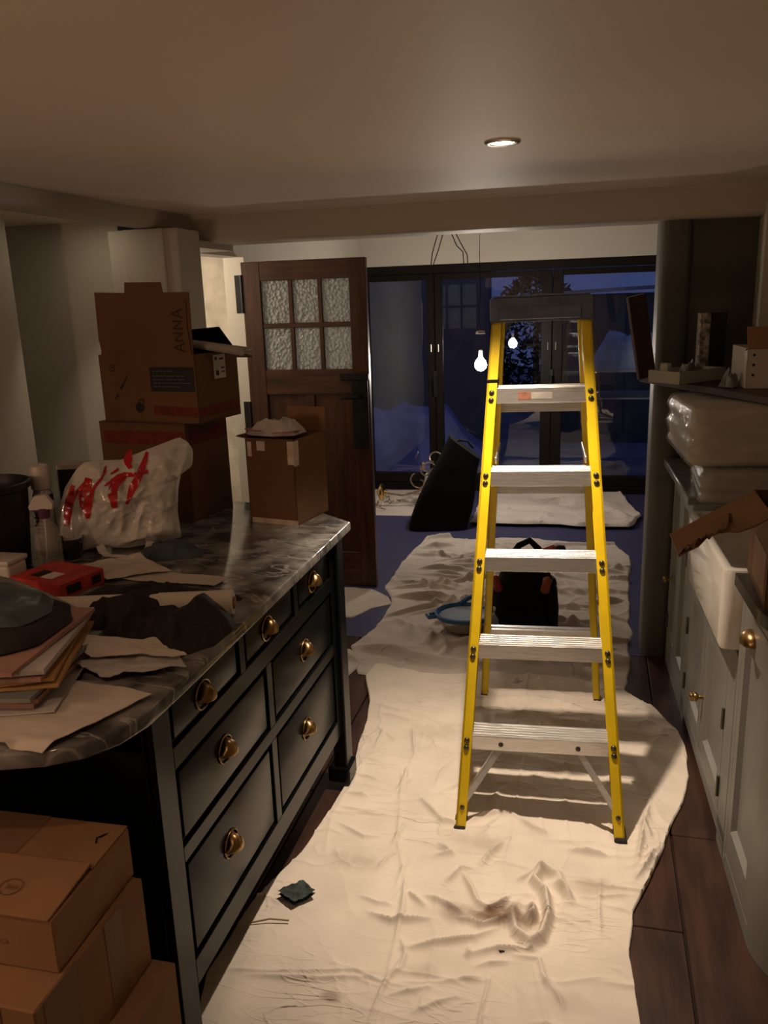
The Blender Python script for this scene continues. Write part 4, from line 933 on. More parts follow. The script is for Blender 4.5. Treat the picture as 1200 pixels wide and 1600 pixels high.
W_, D_, H_ = 0.373, 0.235, 0.214
carton_faces(an, W_, D_, H_, 'cardboard_dark')
m = MB()
poly = [(-W_ / 2 + 0.015, H_ - 0.002), (W_ / 2 - 0.004, H_ - 0.002), (W_ / 2 - 0.002, H_ + 0.19), (0.092, H_ + 0.19), (0.086, H_ + 0.218), (-0.048, H_ + 0.218), (-0.054, H_ + 0.19), (-W_ / 2 + 0.028, H_ + 0.195), (-W_ / 2 + 0.026, H_ + 0.075)]
poly = [(-W_ / 2 + 0.012, H_ - 0.002), (W_ / 2 - 0.004, H_ - 0.002), (W_ / 2 - 0.001, H_ + 0.185), (0.090, H_ + 0.187), (0.086, H_ + 0.217), (-0.050, H_ + 0.221), (-0.054, H_ + 0.190), (-W_ / 2 + 0.014, H_ + 0.195), (-W_ / 2 + 0.010, H_ + 0.05), (-W_ / 2 + 0.016, H_ + 0.015)]
m.M = Matrix.Translation((0, -D_ / 2 + 0.004, 0)) @ Matrix.Rotation(PI / 2, 4, 'X'); m.prism(poly, 0.0, 0.004); fl = obj('flap', m, 'cardboard_dark', an)
m = MB(); m.M = Matrix.Translation((0, D_ / 2, H_)) @ Matrix.Rotation(math.radians(70), 4, 'X'); m.box(-W_ / 2, W_ / 2, 0, 0.004, -0.10, 0.0); obj('flap', m, 'cardboard_dark', an)
FY = -D_ / 2 - 0.0008
ff = lambda x, z: (x, FY - 0.0004, z)
ux = -0.2165                                            # measured u -> local x
k = MB(); ST = 0.0042
for i in range(4):
    z = 0.222 + i * 0.034 + (0.002 if i == 2 else 0)      # letters climb the flap, their tops towards the left
    x1, x0 = 0.375 + ux, 0.332 + ux; lw = 0.026
    if i in (0, 3):
        k.ribbon([(x1, z), (x0, z + lw / 2), (x1, z + lw)], ST, ff); k.ribbon([(x0 + 0.026, z + 0.006), (x0 + 0.026, z + lw - 0.006)], ST, ff)
    else: k.ribbon([(x1 - 0.004, z), (x0 + 0.004, z), (x1 - 0.006, z + lw * 0.85), (x0 + 0.002, z + lw * 0.85)], ST, ff)
k.ribbon([(0.392 + ux, 0.372), (0.388 + ux, 0.29), (0.396 + ux, 0.215)], 0.003, ff)
obj('handwriting', k, 'black_ink', fl)
m = MB(); m.box(0.229 + ux, 0.396 + ux, FY, FY + 0.0006, 0.100, 0.176); lb = obj('print_panel', m, 'black_ink', an)
k = MB(); r2 = random.Random(3)
for i, z in enumerate((0.163, 0.148, 0.137, 0.126, 0.115)):
    x = 0.240 + ux; e = x + (0.075, 0.115, 0.12, 0.13, 0.10)[i]
    while x < e: L = r2.uniform(0.006, 0.016); k.ribbon([(x, z), (x + L, z)], 0.0028, ff); x += L + 0.004
obj('print', k, 'grey_ink', lb)
k = MB(); k.ribbon([(0.232 + ux, 0.040), (0.398 + ux, 0.036)], 0.030, ff); obj('stripe', k, 'dark_red_print', an)
k = MB()
for i in range(9): x = 0.240 + ux + i * 0.017; k.ribbon([(x, 0.024), (x + 0.004, 0.046), (x + 0.010, 0.046), (x + 0.006, 0.024), (x + .012, .028)], 0.0022, ff)
obj('print', k, 'cardboard_dark', an)
k = MB()
k.ribbon([(0.083 + ux + 0.011 * math.cos(q), 0.173 + 0.011 * math.sin(q)) for q in [i / 14 * 2 * PI for i in range(15)]], 0.003, ff); k.ribbon([(0.080 + ux, 0.173), (0.087 + ux, 0.175)], 0.006, ff)
k.ribbon([(0.108 + ux, 0.105), (0.142 + ux, 0.150)], [0.010, 0.006, 0.003], ff); k.ribbon([(0.082 + ux, 0.073), (0.098 + ux, 0.088)], [0.005, 0.009], ff)
k.ribbon([(0.160 + ux, 0.048), (0.195 + ux, 0.048)], [0.012, 0.034, 0.030, 0.014], ff); k.ribbon([(0.172 + ux, 0.068), (0.192 + ux, 0.076), (0.196 + ux, 0.060)], 0.004, ff)
obj('print', k, 'black_ink', an)
m = MB(); m.box(W_ / 2, W_ / 2 + 0.0008, -0.02, 0.045, 0.13, 0.205); sl = obj('shipping_label', m, 'white_label', an)
m = MB()
for y, z, a, b in ((-0.012, 0.188, 0.012, 0.010), (0.012, 0.188, 0.022, 0.006), (-0.01, 0.14, 0.016, 0.016), (0.02, 0.16, 0.018, 0.005), (0.02, 0.148, 0.018, 0.004)): m.box(W_ / 2 + 0.0008, W_ / 2 + 0.0012, y, y + a, z, z + b)
obj('print', m, 'black_ink', sl)
m = MB(); m.box(W_ / 2, W_ / 2 + 0.0007, -0.11, 0.11, 0.02, 0.05); obj('stripe', m, 'dark_red_print', an)
# folder and paper roll sticking out of it
t = from_front(0.36, 0.12, 0.3235)
o = obj('folder', (lambda m: m.prism([(-0.13, 0), (0.045, 0.0), (0.060, 0.02), (0.012, 0.085), (-0.13, 0.075)], 0, 0.012))(MB()), 'black_fabric', None); o.rotation_euler = (PI / 2, 0, RZ2 + 0.1); o.location = t + Vector((0.02, 0.05, 0.205)); tag(o, 'dark folder poking out of the open tool carton', 'folder')
m = MB(); m.M = Matrix.Rotation(math.radians(8), 4, 'Y'); m.box(-0.11, 0.115, -0.035, 0.04, 0.0, 0.008, 0.002); m.box(-0.10, 0.122, -0.03, 0.045, 0.009, 0.018, 0.003); m.tube([(-0.10, -0.035, 0.013), (0.0, -0.035, 0.013), (0.118, -0.030, 0.010)], 0.013, 10)
o = obj('newspaper', m, 'newsprint', None, 40); o.location = from_front(0.40, 0.10, 0.3235 + 0.222); o.rotation_euler = (0, 0, RZ2 + 0.15); tag(o, 'folded grey newspaper lying across the open tool carton', 'newspaper')

# tall carton with a torn parcel in it
RZT = math.atan2(-0.032, 0.171)
tb = thing('cardboard_box', 'tall narrow cardboard box with one flap up and a torn parcel inside', 'box', (-0.954, 2.487, CZ), RZT)
carton_faces(tb, 0.176, 0.205, 0.272, 'cardboard_dark')
m = MB(); m.M = Matrix.Translation((0.0, 0.1025, 0.270)) @ Matrix.Rotation(math.radians(-6), 4, 'X'); m.box(-0.055, 0.088, -0.003, 0.0, 0, 0.078, 0.0008); obj('flap', m, 'cardboard', tb)
m = MB(); m.M = Matrix.Translation((-0.088, 0.0, 0.271)) @ Matrix.Rotation(math.radians(8), 4, 'Y'); m.box(-0.035, 0.0, -0.10, 0.10, 0, 0.003); obj('flap', m, 'cardboard_dark', tb)
m = MB(); m.M = Matrix.Translation((0.0, -0.1025, 0.271)) @ Matrix.Rotation(math.radians(-24), 4, 'X'); m.box(-0.085, 0.088, 0.0, 0.09, 0.0, 0.003); obj('flap', m, 'cardboard_dark', tb)
obj('tape', MB().box(0.066, 0.0892, -0.1037, -0.1027, 0.195, 0.268).box(0.0882, 0.0895, -0.1037, -0.075, 0.19, 0.268), 'clear_tape', tb)
for a_, b_, c_, d_ in ((-0.08, -0.065, 0.215, 0.262), (-0.045, -0.015, 0.235, 0.265), (-0.08, 0.0892, 0.0, 0.016)): obj('tape', MB().box(a_, b_, -0.1037, -0.1027, c_, d_), 'clear_tape', tb)
pc = thing('parcel', 'crumpled white and red parcel wrapping spilling from the tall box', 'parcel', (-0.965, 2.475, CZ + 0.282), RZT)
P, F = heap([(-0.095, -0.06), (-0.085, 0.03), (-0.03, 0.085), (0.03, 0.06), (0.085, 0.02), (0.086, -0.06), (0.03, -0.095), (-0.05, -0.09)], 0.055, seed=8, fold=0.4, fs=4); mesh_np('wrapping', P, F, 'paper_cool', pc)
def hz(x, y): return 0.05
m = MB(); m.ribbon([(-0.09, -0.05), (-0.06, -0.085), (-0.01, -0.092)], 0.02, lambda x, y: (x, y - 0.004, 0.016)); m.ribbon([(0.03, -0.098), (0.075, -0.06), (0.088, -0.02)], 0.014, lambda x, y: (x, y - 0.004, 0.012)); obj('red_tape', m, 'red_print', pc)
m = MB(); m.ribbon([(-0.04, 0.02), (0.0, -0.02), (0.04, -0.03)], 0.004, lambda x, y: (x, y, 0.046)); m.ribbon([(-0.03, 0.0), (0.0, -0.04)], 0.003, lambda x, y: (x, y, 0.044)); obj('print', m, 'black_ink', pc)

# plastic carrier bag, standing on its top with the lettering upside down
bag = thing('carrier_bag', 'crumpled white plastic carrier bag with red lettering on the marble worktop', 'bag', (-1.4517, 1.9695, CZ + 0.004), math.radians(32.67), rx=0.0)
OUT = [(0.0, 0.0), (-0.004, 0.06), (0.001, 0.128), (0.025, 0.19), (0.062, 0.239), (0.085, 0.256), (0.108, 0.259), (0.187, 0.255), (0.27, 0.28), (0.355, 0.305), (0.378, 0.29), (0.392, 0.264), (0.388, 0.235), (0.383, 0.215), (0.350, 0.20), (0.336, 0.15), (0.328, 0.092), (0.332, 0.012), (0.249, 0.004), (0.175, 0.0), (0.089, 0.012)]
cc, bound, depth = pillow_fns(OUT, 0.040, 5, 0.022)
LEAN = 0.15
def bag_pt(x, z, side=-1, off=0.0):
    d = float(depth(x, z)); return (x, side * (d + off) + LEAN * z, z)
m = MB(); NR, NT = 44, 130
for side in (-1, 1):
    vs = []; fs = []
    for i in range(NR):
        for k_ in range(NT):
            a = -PI + 2 * PI * k_ / NT; r = bound(a) * i / (NR - 1); vs.append(bag_pt(cc[0] + r * math.cos(a), cc[1] + r * math.sin(a), side))
    for i in range(NR - 1):
        for k_ in range(NT): a = i * NT + k_; b = i * NT + (k_ + 1) % NT; fs.append((a, b, b + NT, a + NT))
    m.add(vs, fs)
body = obj('bag_body', m, 'bag_plastic', bag, 75)
LET = [([(0.048, 0.198), (0.032, 0.152), (0.017, 0.086)], [0.010, 0.019, 0.022, 0.014]), ([(0.034, 0.135), (0.060, 0.185), (0.091, 0.215)], [0.003, 0.008, 0.006]), ([(0.092, 0.217), (0.076, 0.165), (0.078, 0.104)], [0.016, 0.032, 0.034, 0.008]),
       ([(0.084, 0.137), (0.101, 0.186), (0.138, 0.229)], [0.014, 0.008, 0.006]), ([(0.136, 0.229), (0.143, 0.245)], [0.010, 0.004]), ([(0.152, 0.223), (0.176, 0.234)], [0.004, 0.008]), ([(0.214, 0.280), (0.202, 0.25), (0.208, 0.235)], [0.010, 0.024, 0.012]),
       ([(0.196, 0.220), (0.163, 0.199), (0.151, 0.176), (0.152, 0.128)], [0.014, 0.026, 0.024, 0.014]), ([(0.132, 0.194), (0.173, 0.216), (0.255, 0.221)], [0.004, 0.014, 0.010]), ([(0.260, 0.272), (0.235, 0.223), (0.205, 0.176), (0.186, 0.136)], [0.007, 0.020, 0.020, 0.008])]
k = MB()
for pts, w in LET: k.ribbon(pts, w, lambda x, z: bag_pt(x, z, -1, 0.0022))
obj('lettering', k, 'bag_red', body, 75)
m = MB()
for x0, x1 in ((0.10, 0.24),):
    m.ribbon([(x0, 0.02), (x0 + 0.02, -0.035), (x0 + 0.07, -0.065), (x1 - 0.02, -0.045), (x1, 0.015)], 0.022, lambda x, z: (x + 0.0, -0.03 + z * 1.1, 0.004 + max(0.0, z) * 0.8))
obj('handle', m, 'bag_plastic', bag, 60)

# spray can, small carton, bin, trigger bottle, dark glass, tub, red box
sc_ = thing('spray_can', 'white aerosol can with a domed cap by the plastic bag', 'spray can', (-1.505, 1.985, CZ))
m = MB(); m.lathe([(0.025, 0), (0.027, 0.004), (0.027, 0.178), (0.024, 0.19), (0.021, 0.196)], 28); bd = obj('body', m, 'can_white', sc_, 50)
m = MB(); m.lathe([(0.0265, 0.196), (0.0275, 0.199), (0.0270, 0.250), (0.0245, 0.262), (0.012, 0.267), (0.002, 0.268)], 28); obj('cap', m, 'white_plastic', sc_, 50)
m = MB(); m.lathe([(0.0274, 0.158), (0.0276, 0.160), (0.0276, 0.178), (0.0272, 0.180)], 28); m.lathe([(0.0274, 0.145), (0.0276, 0.146), (0.0276, 0.152), (0.0274, 0.153)], 28); obj('label_band', m, 'black_ink', bd, 50)
m = MB()
for i in range(6): m.box(-0.018 + (i % 2) * 0.004, 0.012, -0.0278, -0.0268, 0.07 + i * 0.011, 0.074 + i * 0.011)
obj('label_print', m, 'grey_ink', bd)
sc2 = thing('carton', 'slim dark-sided white carton standing between the aerosol can and the bag', 'carton', (-1.50, 2.115, CZ), math.radians(20)); m = MB(); m.box(-0.03, 0.06, -0.03, 0.03, 0, 0.242, 0.001); obj('body', m, 'carton_white', sc2)
m = MB(); m.box(-0.026, 0.056, -0.0312, -0.0302, 0.01, 0.23); obj('dark_face', m, 'black_ink', sc2)
bn = thing('waste_bin', 'round black plastic bin on the worktop beside the trigger bottle', 'bin', (-1.585, 1.86, CZ))
m = MB(); m.lathe([(0.085, 0), (0.088, 0.004), (0.105, 0.215), (0.115, 0.222), (0.116, 0.238), (0.110, 0.240), (0.102, 0.220), (0.084, 0.008), (0.01, 0.006)], 40); obj('body', m, 'bin_black', bn, 50)
tbt = thing('trigger_bottle', 'clear trigger spray bottle with a white and purple head', 'bottle', (-1.437, 1.890, CZ), math.radians(200))
m = MB(); m.lathe([(0.032, 0), (0.035, 0.006), (0.035, 0.075), (0.028, 0.11), (0.014, 0.130), (0.013, 0.140)], 24); obj('body', m, 'clear_plastic', tbt, 50)
m = MB(); m.tube([(0.010, 0, 0.01), (0.004, 0, 0.07), (0, 0, 0.14)], 0.0022, 6); obj('dip_tube', m, 'white_plastic', tbt)
m = MB(); m.lathe([(0.015, 0.138), (0.016, 0.140), (0.016, 0.162), (0.012, 0.165)], 18); m.box(-0.014, 0.026, -0.009, 0.009, 0.155, 0.165, 0.003); obj('collar', m, 'purple_plastic', tbt, 50)
m = MB(); m.M = Matrix.Rotation(PI / 2, 4, 'X'); m.prism([(-0.026, 0.163), (0.034, 0.163), (0.036, 0.172), (0.018, 0.200), (-0.012, 0.203), (-0.028, 0.178)], -0.010, 0.010); obj('head', m, 'white_plastic', tbt, 40)
dg = obj('tumbler', (lambda m: m.lathe([(0.022, 0), (0.026, 0.003), (0.036, 0.058), (0.037, 0.062), (0.034, 0.060), (0.022, 0.008), (0.004, 0.006)], 28))(MB()), 'smoky_glass', None, 60, loc=(-1.418, 1.962, CZ)); tag(dg, 'dark smoky tumbler at the foot of the aerosol can', 'tumbler')
tu = thing('storage_tub', 'small rounded off-white plastic tub behind the red box', 'tub', (-1.465, 1.735, CZ)); m = MB(); m.box(-0.06, 0.045, -0.035, 0.04, 0, 0.062, 0.012, 3); obj('body', m, 'white_plastic', tu, 50)
m = MB(); m.box(-0.063, 0.048, -0.038, 0.043, 0.060, 0.074, 0.006, 2); obj('lid', m, 'white_plastic', tu, 50)
rb = thing('red_box', 'flat bright red product box lying on the marble worktop', 'box', (-1.306, 1.735, CZ), math.radians(-14))
m = MB(); m.box(-0.088, 0.088, -0.072, 0.072, 0, 0.040, 0.0015); obj('body', m, 'red_print', rb)
m = MB(); m.box(-0.045, -0.012, -0.045, 0.0, 0.0402, 0.0408); obj('print', m, 'black_ink', rb)
m = MB(); m.box(-0.008, 0.032, -0.045, -0.002, 0.0402, 0.0408); obj('label', m, 'white_label', rb)
obj('print', MB().box(0.0882, 0.0888, -0.05, -0.005, 0.008, 0.030), 'black_ink', rb); obj('print', MB().box(0.0882, 0.0888, 0.03, 0.06, 0.008, 0.03), 'black_ink', rb)

# papers and cloths
heap_thing('cleaning_cloth', 'folded blue-grey cloth lying on the marble near the plastic bag', 'cloth', 'blue_grey_cloth', [(-1.24, 2.01), (-1.16, 1.965), (-1.06, 2.01), (-1.05, 2.05), (-1.13, 2.12), (-1.25, 2.10)], CZ, 0.035, seed=3, fold=0.3, power=3)
PG = 'loose papers on the worktop'
paper_sheet('paper_sheet', 'white crumpled paper sheet between the red box and the carrier bag', 'paper', [(-1.34, 1.86), (-1.19, 1.775), (-1.06, 1.87), (-1.20, 1.955)], CZ + 0.002, [0.004, 0.004, 0.002, 0.016], 2, group=PG, amp=0.016)
paper_sheet('paper_sheet', 'long narrow white paper strip behind the black garment', 'paper', [(-1.18, 1.80), (-0.90, 1.79), (-0.89, 1.85), (-1.15, 1.88)], CZ + 0.001, [0.002, 0.001, 0.001, 0.002], 6, group=PG, amp=0.008)
# lining-paper roll
t = thing('paper_roll', 'long white paper roll lying under the black garment', 'roll', (-0.775, 1.628, CZ + 0.030), math.radians(195.5))
m = MB(); m.M = Matrix.Rotation(PI / 2, 4, 'Y'); m.lathe([(0.010, -0.001), (0.012, 0.0), (0.028, 0.0), (0.029, 0.003), (0.029, 0.52), (0.028, 0.523), (0.012, 0.523)], 30); obj('roll', m, 'roll_paper', t, 50)
m = MB(); m.M = Matrix.Rotation(PI / 2, 4, 'Y'); m.lathe([(0.012, -0.004), (0.014, -0.004), (0.014, 0.004), (0.010, 0.004)], 20); obj('core', m, 'cardboard', t, 50)
heap_thing('black_garment', 'crumpled black garment thrown over the white paper roll', 'garment', 'garment_black', [(-1.10, 1.475), (-1.03, 1.44), (-0.93, 1.385), (-0.86, 1.372), (-0.79, 1.385), (-0.745, 1.46), (-0.738, 1.54), (-0.76, 1.60), (-0.83, 1.57), (-0.92, 1.575), (-0.955, 1.655), (-1.02, 1.66), (-1.055, 1.60), (-1.075, 1.53)], CZ, 0.080, seed=12, fold=0.42, power=2.8, fs=5, n=170, rings=46)
heap_thing('dark_scarf', 'flat dark cloth strip lying behind the paper roll', 'cloth', 'garment_black', [(-1.20, 1.66), (-1.10, 1.70), (-0.95, 1.715), (-0.80, 1.70), (-0.80, 1.745), (-0.95, 1.77), (-1.10, 1.785), (-1.2, 1.74)], CZ + 0.001, 0.03, seed=14, fold=0.4, fs=6)
# big wrapped papers that hang over the near edge
paper_sheet('paper_sheet', 'wide sheet of paper drooping over the worktop edge under the envelopes', 'paper', [(-1.10, 1.02), (-0.835, 1.012), (-0.755, 1.22), (-1.06, 1.26)], CZ + 0.002, [0.002, 0.004, 0.003, 0.002], 9, group=PG, amp=0.012, n=40, droop=lambda x, y: -0.5 * max(0.0, 1.033 - y) if x > -0.90 else 0.0)
paper_sheet('paper_sheet', 'white folded tissue paper with a ragged fringe by the black garment', 'paper_cool', [(-0.965, 1.285), (-0.875, 1.255), (-0.740, 1.325), (-0.80, 1.39)], CZ + 0.004, [0.016, 0.002, 0.004, 0.006], 21, group=PG, amp=0.022, n=44)
paper_sheet('paper_sheet', 'second tissue layer resting above the fringed tissue paper', 'paper', [(-1.005, 1.345), (-0.925, 1.295), (-0.750, 1.350), (-0.84, 1.395)], CZ + 0.018, [0.030, 0.004, 0.002, 0.006], 22, group=PG, amp=0.020, n=44)
# pile of envelopes and folders
ev = random.Random(8); z = CZ + 0.012
kinds = [('paper_cool', 'thin grey-white envelope, lowest of the letter pile', 0.24, 0.004), ('pink_card', 'pinkish card folder near the bottom of the letter pile', 0.235, 0.010), ('pink_card', 'thick pinkish card folder low in the letter pile', 0.225, 0.008), ('grey_green_card', 'grey-green card folder in the letter pile', 0.23, 0.008),
         ('kraft_paper', 'torn orange kraft envelope sticking out of the letter pile', 0.26, 0.007), ('kraft_paper', 'creased kraft envelope above the torn orange one', 0.25, 0.007), ('pink_card', 'pale pink folder near the top of the letter pile', 0.22, 0.008), ('paper_cool', 'white padded envelope on top of the letter pile', 0.23, 0.010), ('pink_card', 'top card folder of the letter pile under the teal bag', 0.21, 0.008)]
for i, (mt, lb, w, th) in enumerate(kinds):
    m = MB(); wave = ev.uniform(0, 6)
    def fn(top):
        def f(u, v):
            x = (u - 0.5) * w; y = (v - 0.5) * 0.30
            return (x, y, (th - 0.0008 if top else 0.0) + 0.0012 * math.sin(u * 5 + wave) * u + 0.0012 * math.sin(v * 4 + wave) * u * u + (0.002 * math.sin(u * 22 + wave * 3) * max(0, u - 0.6) if mt == 'kraft_paper' else 0))
        return f
    m.grid(fn(False), 24, 18); m.grid(fn(True), 24, 18)
    N = 24 * 18
    edge = [i_ for i_ in range(24)] + [j * 24 + 23 for j in range(1, 18)] + [17 * 24 + i_ for i_ in range(22, -1, -1)] + [j * 24 for j in range(16, 0, -1)]
    m.f += [(edge[q], edge[(q + 1) % len(edge)], N + edge[(q + 1) % len(edge)], N + edge[q]) for q in range(len(edge))]
    o = obj('envelope' if 'envelope' in lb else 'folder', m, mt, None, 40); o.location = (-1.055 + ev.uniform(-0.014, 0.010), 1.235 + ev.uniform(-0.012, 0.012), z); o.rotation_euler[2] = math.radians(14 + ev.uniform(-9, 9)); z += th + 0.0022
    tag(o, lb, 'envelope' if 'envelope' in lb else 'folder', 'letters piled on the worktop')
heap_thing('fabric_pouch', 'flat black fabric pouch covering the letter pile', 'pouch', 'garment_black', [(-1.38, 1.07), (-1.15, 1.055), (-1.03, 1.085), (-0.955, 1.19), (-0.965, 1.31), (-1.02, 1.385), (-1.2, 1.41), (-1.37, 1.41)], z + 0.002, 0.030, seed=44, fold=0.25, power=7, fs=5)
heap_thing('plastic_sack', 'dark teal plastic sack slumped on top of the black pouch', 'plastic bag', 'teal_plastic', [(-1.37, 1.17), (-1.2, 1.12), (-1.08, 1.15), (-1.0, 1.22), (-0.99, 1.29), (-1.03, 1.35), (-1.15, 1.39), (-1.36, 1.39)], z + 0.024, 0.040, seed=19, fold=0.3, power=3.5, fs=5)
m = MB(); m.tube([(0, 0, 0), (0.10, -0.005, -0.012), (0.20, -0.02, -0.028), (0.30, -0.04, -0.040)], [0.036, 0.034, 0.028, 0.016], 18); o = obj('film_roll', m, 'grey_film', None, 60, loc=(-1.36, 1.50, CZ + 0.085)); tag(o, 'grey plastic film rolled into a tapering tube near the red box', 'roll')
heap_thing('plastic_scrap', 'dark scrap of film between the letter pile and the black garment', 'plastic scrap', 'garment_black', [(-1.13, 1.43), (-1.0, 1.39), (-0.93, 1.42), (-0.98, 1.49), (-1.12, 1.51)], CZ + 0.001, 0.05, seed=27, fold=0.4, fs=4)

# ------------------------------------------------------------------ things on the right-hand worktops
def bundle(name, label, mat, loc, rz, w, d, h, seed, sag=0.02):
    t = thing(name, label, 'bundle', loc, rz)
    def shape(off):
        m = MB(); nz = 26; P = rrect(-w / 2 - off, w / 2 + off, -d / 2 - off, d / 2 + off, 0.05, 10); n = len(P); vs = []
        for j in range(nz):
            v = j / (nz - 1)
            for k, (x, y) in enumerate(P):
                a = math.atan2(y, x)
                wv = 0.0035 * math.sin(v * 19 + 2 * math.sin(a * 2 + seed)) + 0.014 * (float(fbm(np.array(a * 2.2 + seed), np.array(v * 5.0), seed, 3)) - 0.5) - 0.016 * (2 * v - 1) ** 12
                s = 1 + wv / max(0.05, math.hypot(x, y)) * 1.2
                vs.append((x * s, y * s, h * v + off * (2 * v - 1) - sag * v * math.sin(a) * 0.3))
        fs = [(j * n + k, j * n + (k + 1) % n, (j + 1) * n + (k + 1) % n, (j + 1) * n + k) for j in range(nz - 1) for k in range(n)] + [tuple(range(n)), tuple(range((nz - 1) * n, nz * n))]
        m.add(vs, fs); return m
    b = obj('contents', shape(-0.006), mat, t, 60)
    return t, obj('plastic_wrap', shape(0.0), 'wrap_film', t, 60)
bundle('wrapped_bundle', 'grey bundle in clear plastic standing on the grey worktop', 'wrapped_grey', (0.60, 2.98, 0.909), math.radians(-2), 0.50, 0.44, 0.118, 2)
t_, w_ = bundle('wrapped_bundle', 'beige bundle in shiny clear plastic under the dark board', 'wrapped_beige', (0.575, 3.06, 1.028), math.radians(4), 0.57, 0.52, 0.196, 7)
m = MB()
def f(u, v):
    a = 0.9 + u * 1.0; return (-0.285 - 0.018 * v * math.sin(a * 3) - 0.012 * v, -0.22 + u * 0.36, 0.16 - 0.14 * v + 0.015 * math.sin(u * 9) + 0.004 * math.sin(u * 40 + v * 9))
m.grid(f, 40, 20); obj('loose_film', m, 'wrap_film', t_, 60)
# board lying on the bundles and the things on it
BZ = 1.228
bo = MB(); bo.box(-0.41, 0.42, -0.005, 0.30, 0, 0.026, 0.003); o = obj('wooden_board', bo, 'dark_wood', None, 35, loc=(0.368, 3.205, BZ - 0.001), rz=math.atan2(-0.71, 0.34)); tag(o, 'dark wooden board laid across the plastic-wrapped bundles', 'board')
BT = BZ + 0.026
tr = thing('card_tray', 'shallow cream cardboard tray on the dark board', 'tray', (0.345, 3.33, BT), math.radians(-44))
m = MB(); w, d, h = 0.145, 0.26, 0.046; m.box(-w / 2, w / 2, -d / 2, d / 2, 0, 0.003); m.box(-w / 2, w / 2, -d / 2, -d / 2 + 0.003, 0, h); m.box(-w / 2, w / 2, d / 2 - 0.003, d / 2, 0, h); m.box(-w / 2, -w / 2 + 0.003, -d / 2, d / 2, 0, h); m.box(w / 2 - 0.003, w / 2, -d / 2, d / 2, 0, h); obj('tray', m, 'tray_card', tr)
m = MB(); m.box(-0.03, 0.01, -d / 2 + 0.01, -d / 2 + 0.03, 0.003, h + 0.028, 0.004); obj('insert', m, 'tray_card', tr)
heap_thing('packing_paper', 'crumpled dark packing paper heaped in the cream tray', 'packing paper', 'crumpled_grey', [(0.29, 3.36), (0.33, 3.29), (0.42, 3.34), (0.43, 3.40), (0.36, 3.41)], BT + 0.004, 0.075, seed=33, fold=0.4, fs=5)
m = MB(); m.box(-0.036, 0.036, -0.012, 0.012, 0, 0.32, 0.003); o = obj('wooden_batten', m, 'dark_wood', None, 35, loc=(0.206, 3.43, BT + 0.004)); o.rotation_euler = (0, math.radians(-11), math.radians(25)); tag(o, 'dark reddish wooden batten leaning behind the cream tray', 'batten')
fr_ = thing('picture_frame', 'black box frame with an embossed silver edge standing on the board', 'frame', (0.435, 3.47, BT), math.radians(8)); m = MB(); m.box(-0.005, 0.055, -0.02, 0.02, 0, 0.245, 0.002); obj('body', m, 'black_plastic', fr_); m = MB(); m.box(-0.045, -0.005, -0.021, 0.021, 0, 0.245, 0.002); obj('silver_edge', m, 'embossed_silver', fr_)
heap_thing('bubble_wrap', 'small ball of crumpled clear film beside the white carton', 'plastic film', 'crumpled_grey', [(0.43, 3.12), (0.47, 3.08), (0.50, 3.12), (0.49, 3.18), (0.44, 3.18)], BT + 0.001, 0.05, seed=38, fold=0.5, fs=5, rough=.2)
wc = thing('cardboard_box', 'white carton with open brown flaps on the dark board', 'box', (0.60, 3.18, BT), math.radians(4)); w, d, h = 0.20, 0.22, 0.135; carton_faces(wc, w, d, h, 'carton_white')
m = MB(); m.M = Matrix.Translation((0, -d / 2, h)) @ Matrix.Rotation(math.radians(62), 4, 'X'); m.box(-w / 2 - 0.006, w / 2, -0.003, 0.0, -0.01, 0.0); m.M = Matrix.Translation((0, -d / 2, h)) @ Matrix.Rotation(math.radians(-24), 4, 'X'); m.box(-w / 2, w / 2, 0, 0.004, 0, 0.078, 0.001); obj('flap', m, 'cardboard', wc)
m = MB()
for z in (0.045, 0.08, 0.113): m.M = Matrix.Translation((-w / 2 + 0.022, -d / 2 - 0.0004, z)) @ Matrix.Rotation(PI / 2, 4, 'X'); m.lathe([(0.005, 0), (0.005, 0.001)], 12)
obj('hole', m, 'black_ink', wc)

# opened box on the near worktop, one torn flap reaching over the sink
ob = thing('cardboard_box', 'opened cardboard box with a torn flap hanging over the sink', 'box', (0.53, 1.985, 0.909), math.radians(-2))
w, d, h = 0.29, 0.28, 0.205; carton_faces(ob, w, d, h, 'cardboard_dark')
loc = Vector((0.53, 1.985, 0.909)); inv = Matrix.Rotation(math.radians(2), 3, 'Z')
def L(p): return tuple(inv @ (Vector(p) - loc))
quad = [(0.386, 2.10, 1.114), (0.386, 1.865, 1.114), (0.176, 1.60, 1.085), (0.166, 1.745, 1.10)]
jag = [(0.0, 0), (0.22, 0.02), (0.40, -0.05), (0.48, -0.20), (0.56, -0.30), (0.70, -0.34), (0.80, -0.22), (0.90, -0.24), (1.0, -0.22)]
m = MB(); A, B, Cc, Dd = [Vector(L(q)) for q in quad]; nn = (B - A).cross(Dd - A).normalized()
ptsT = [A.lerp(Dd, t) for t, _ in jag]; ptsB = [B.lerp(Cc, t) + (A.lerp(Dd, t) - B.lerp(Cc, t)) * (-j) for t, j in jag]
vs = [tuple(p) for p in ptsT] + [tuple(p) for p in ptsB] + [tuple(p - nn * 0.004) for p in ptsT] + [tuple(p - nn * 0.004) for p in ptsB]; n = len(jag); fs = []
for i in range(n - 1): fs += [(i, i + 1, n + i + 1, n + i), (2 * n + i, 2 * n + i + 1, 3 * n + i + 1, 3 * n + i), (n + i, n + i + 1, 3 * n + i + 1, 3 * n + i), (i, i + 1, 2 * n + i + 1, 2 * n + i)]
fs += [(0, n, 3 * n, 2 * n), (n - 1, 2 * n - 1, 4 * n - 1, 3 * n - 1)]
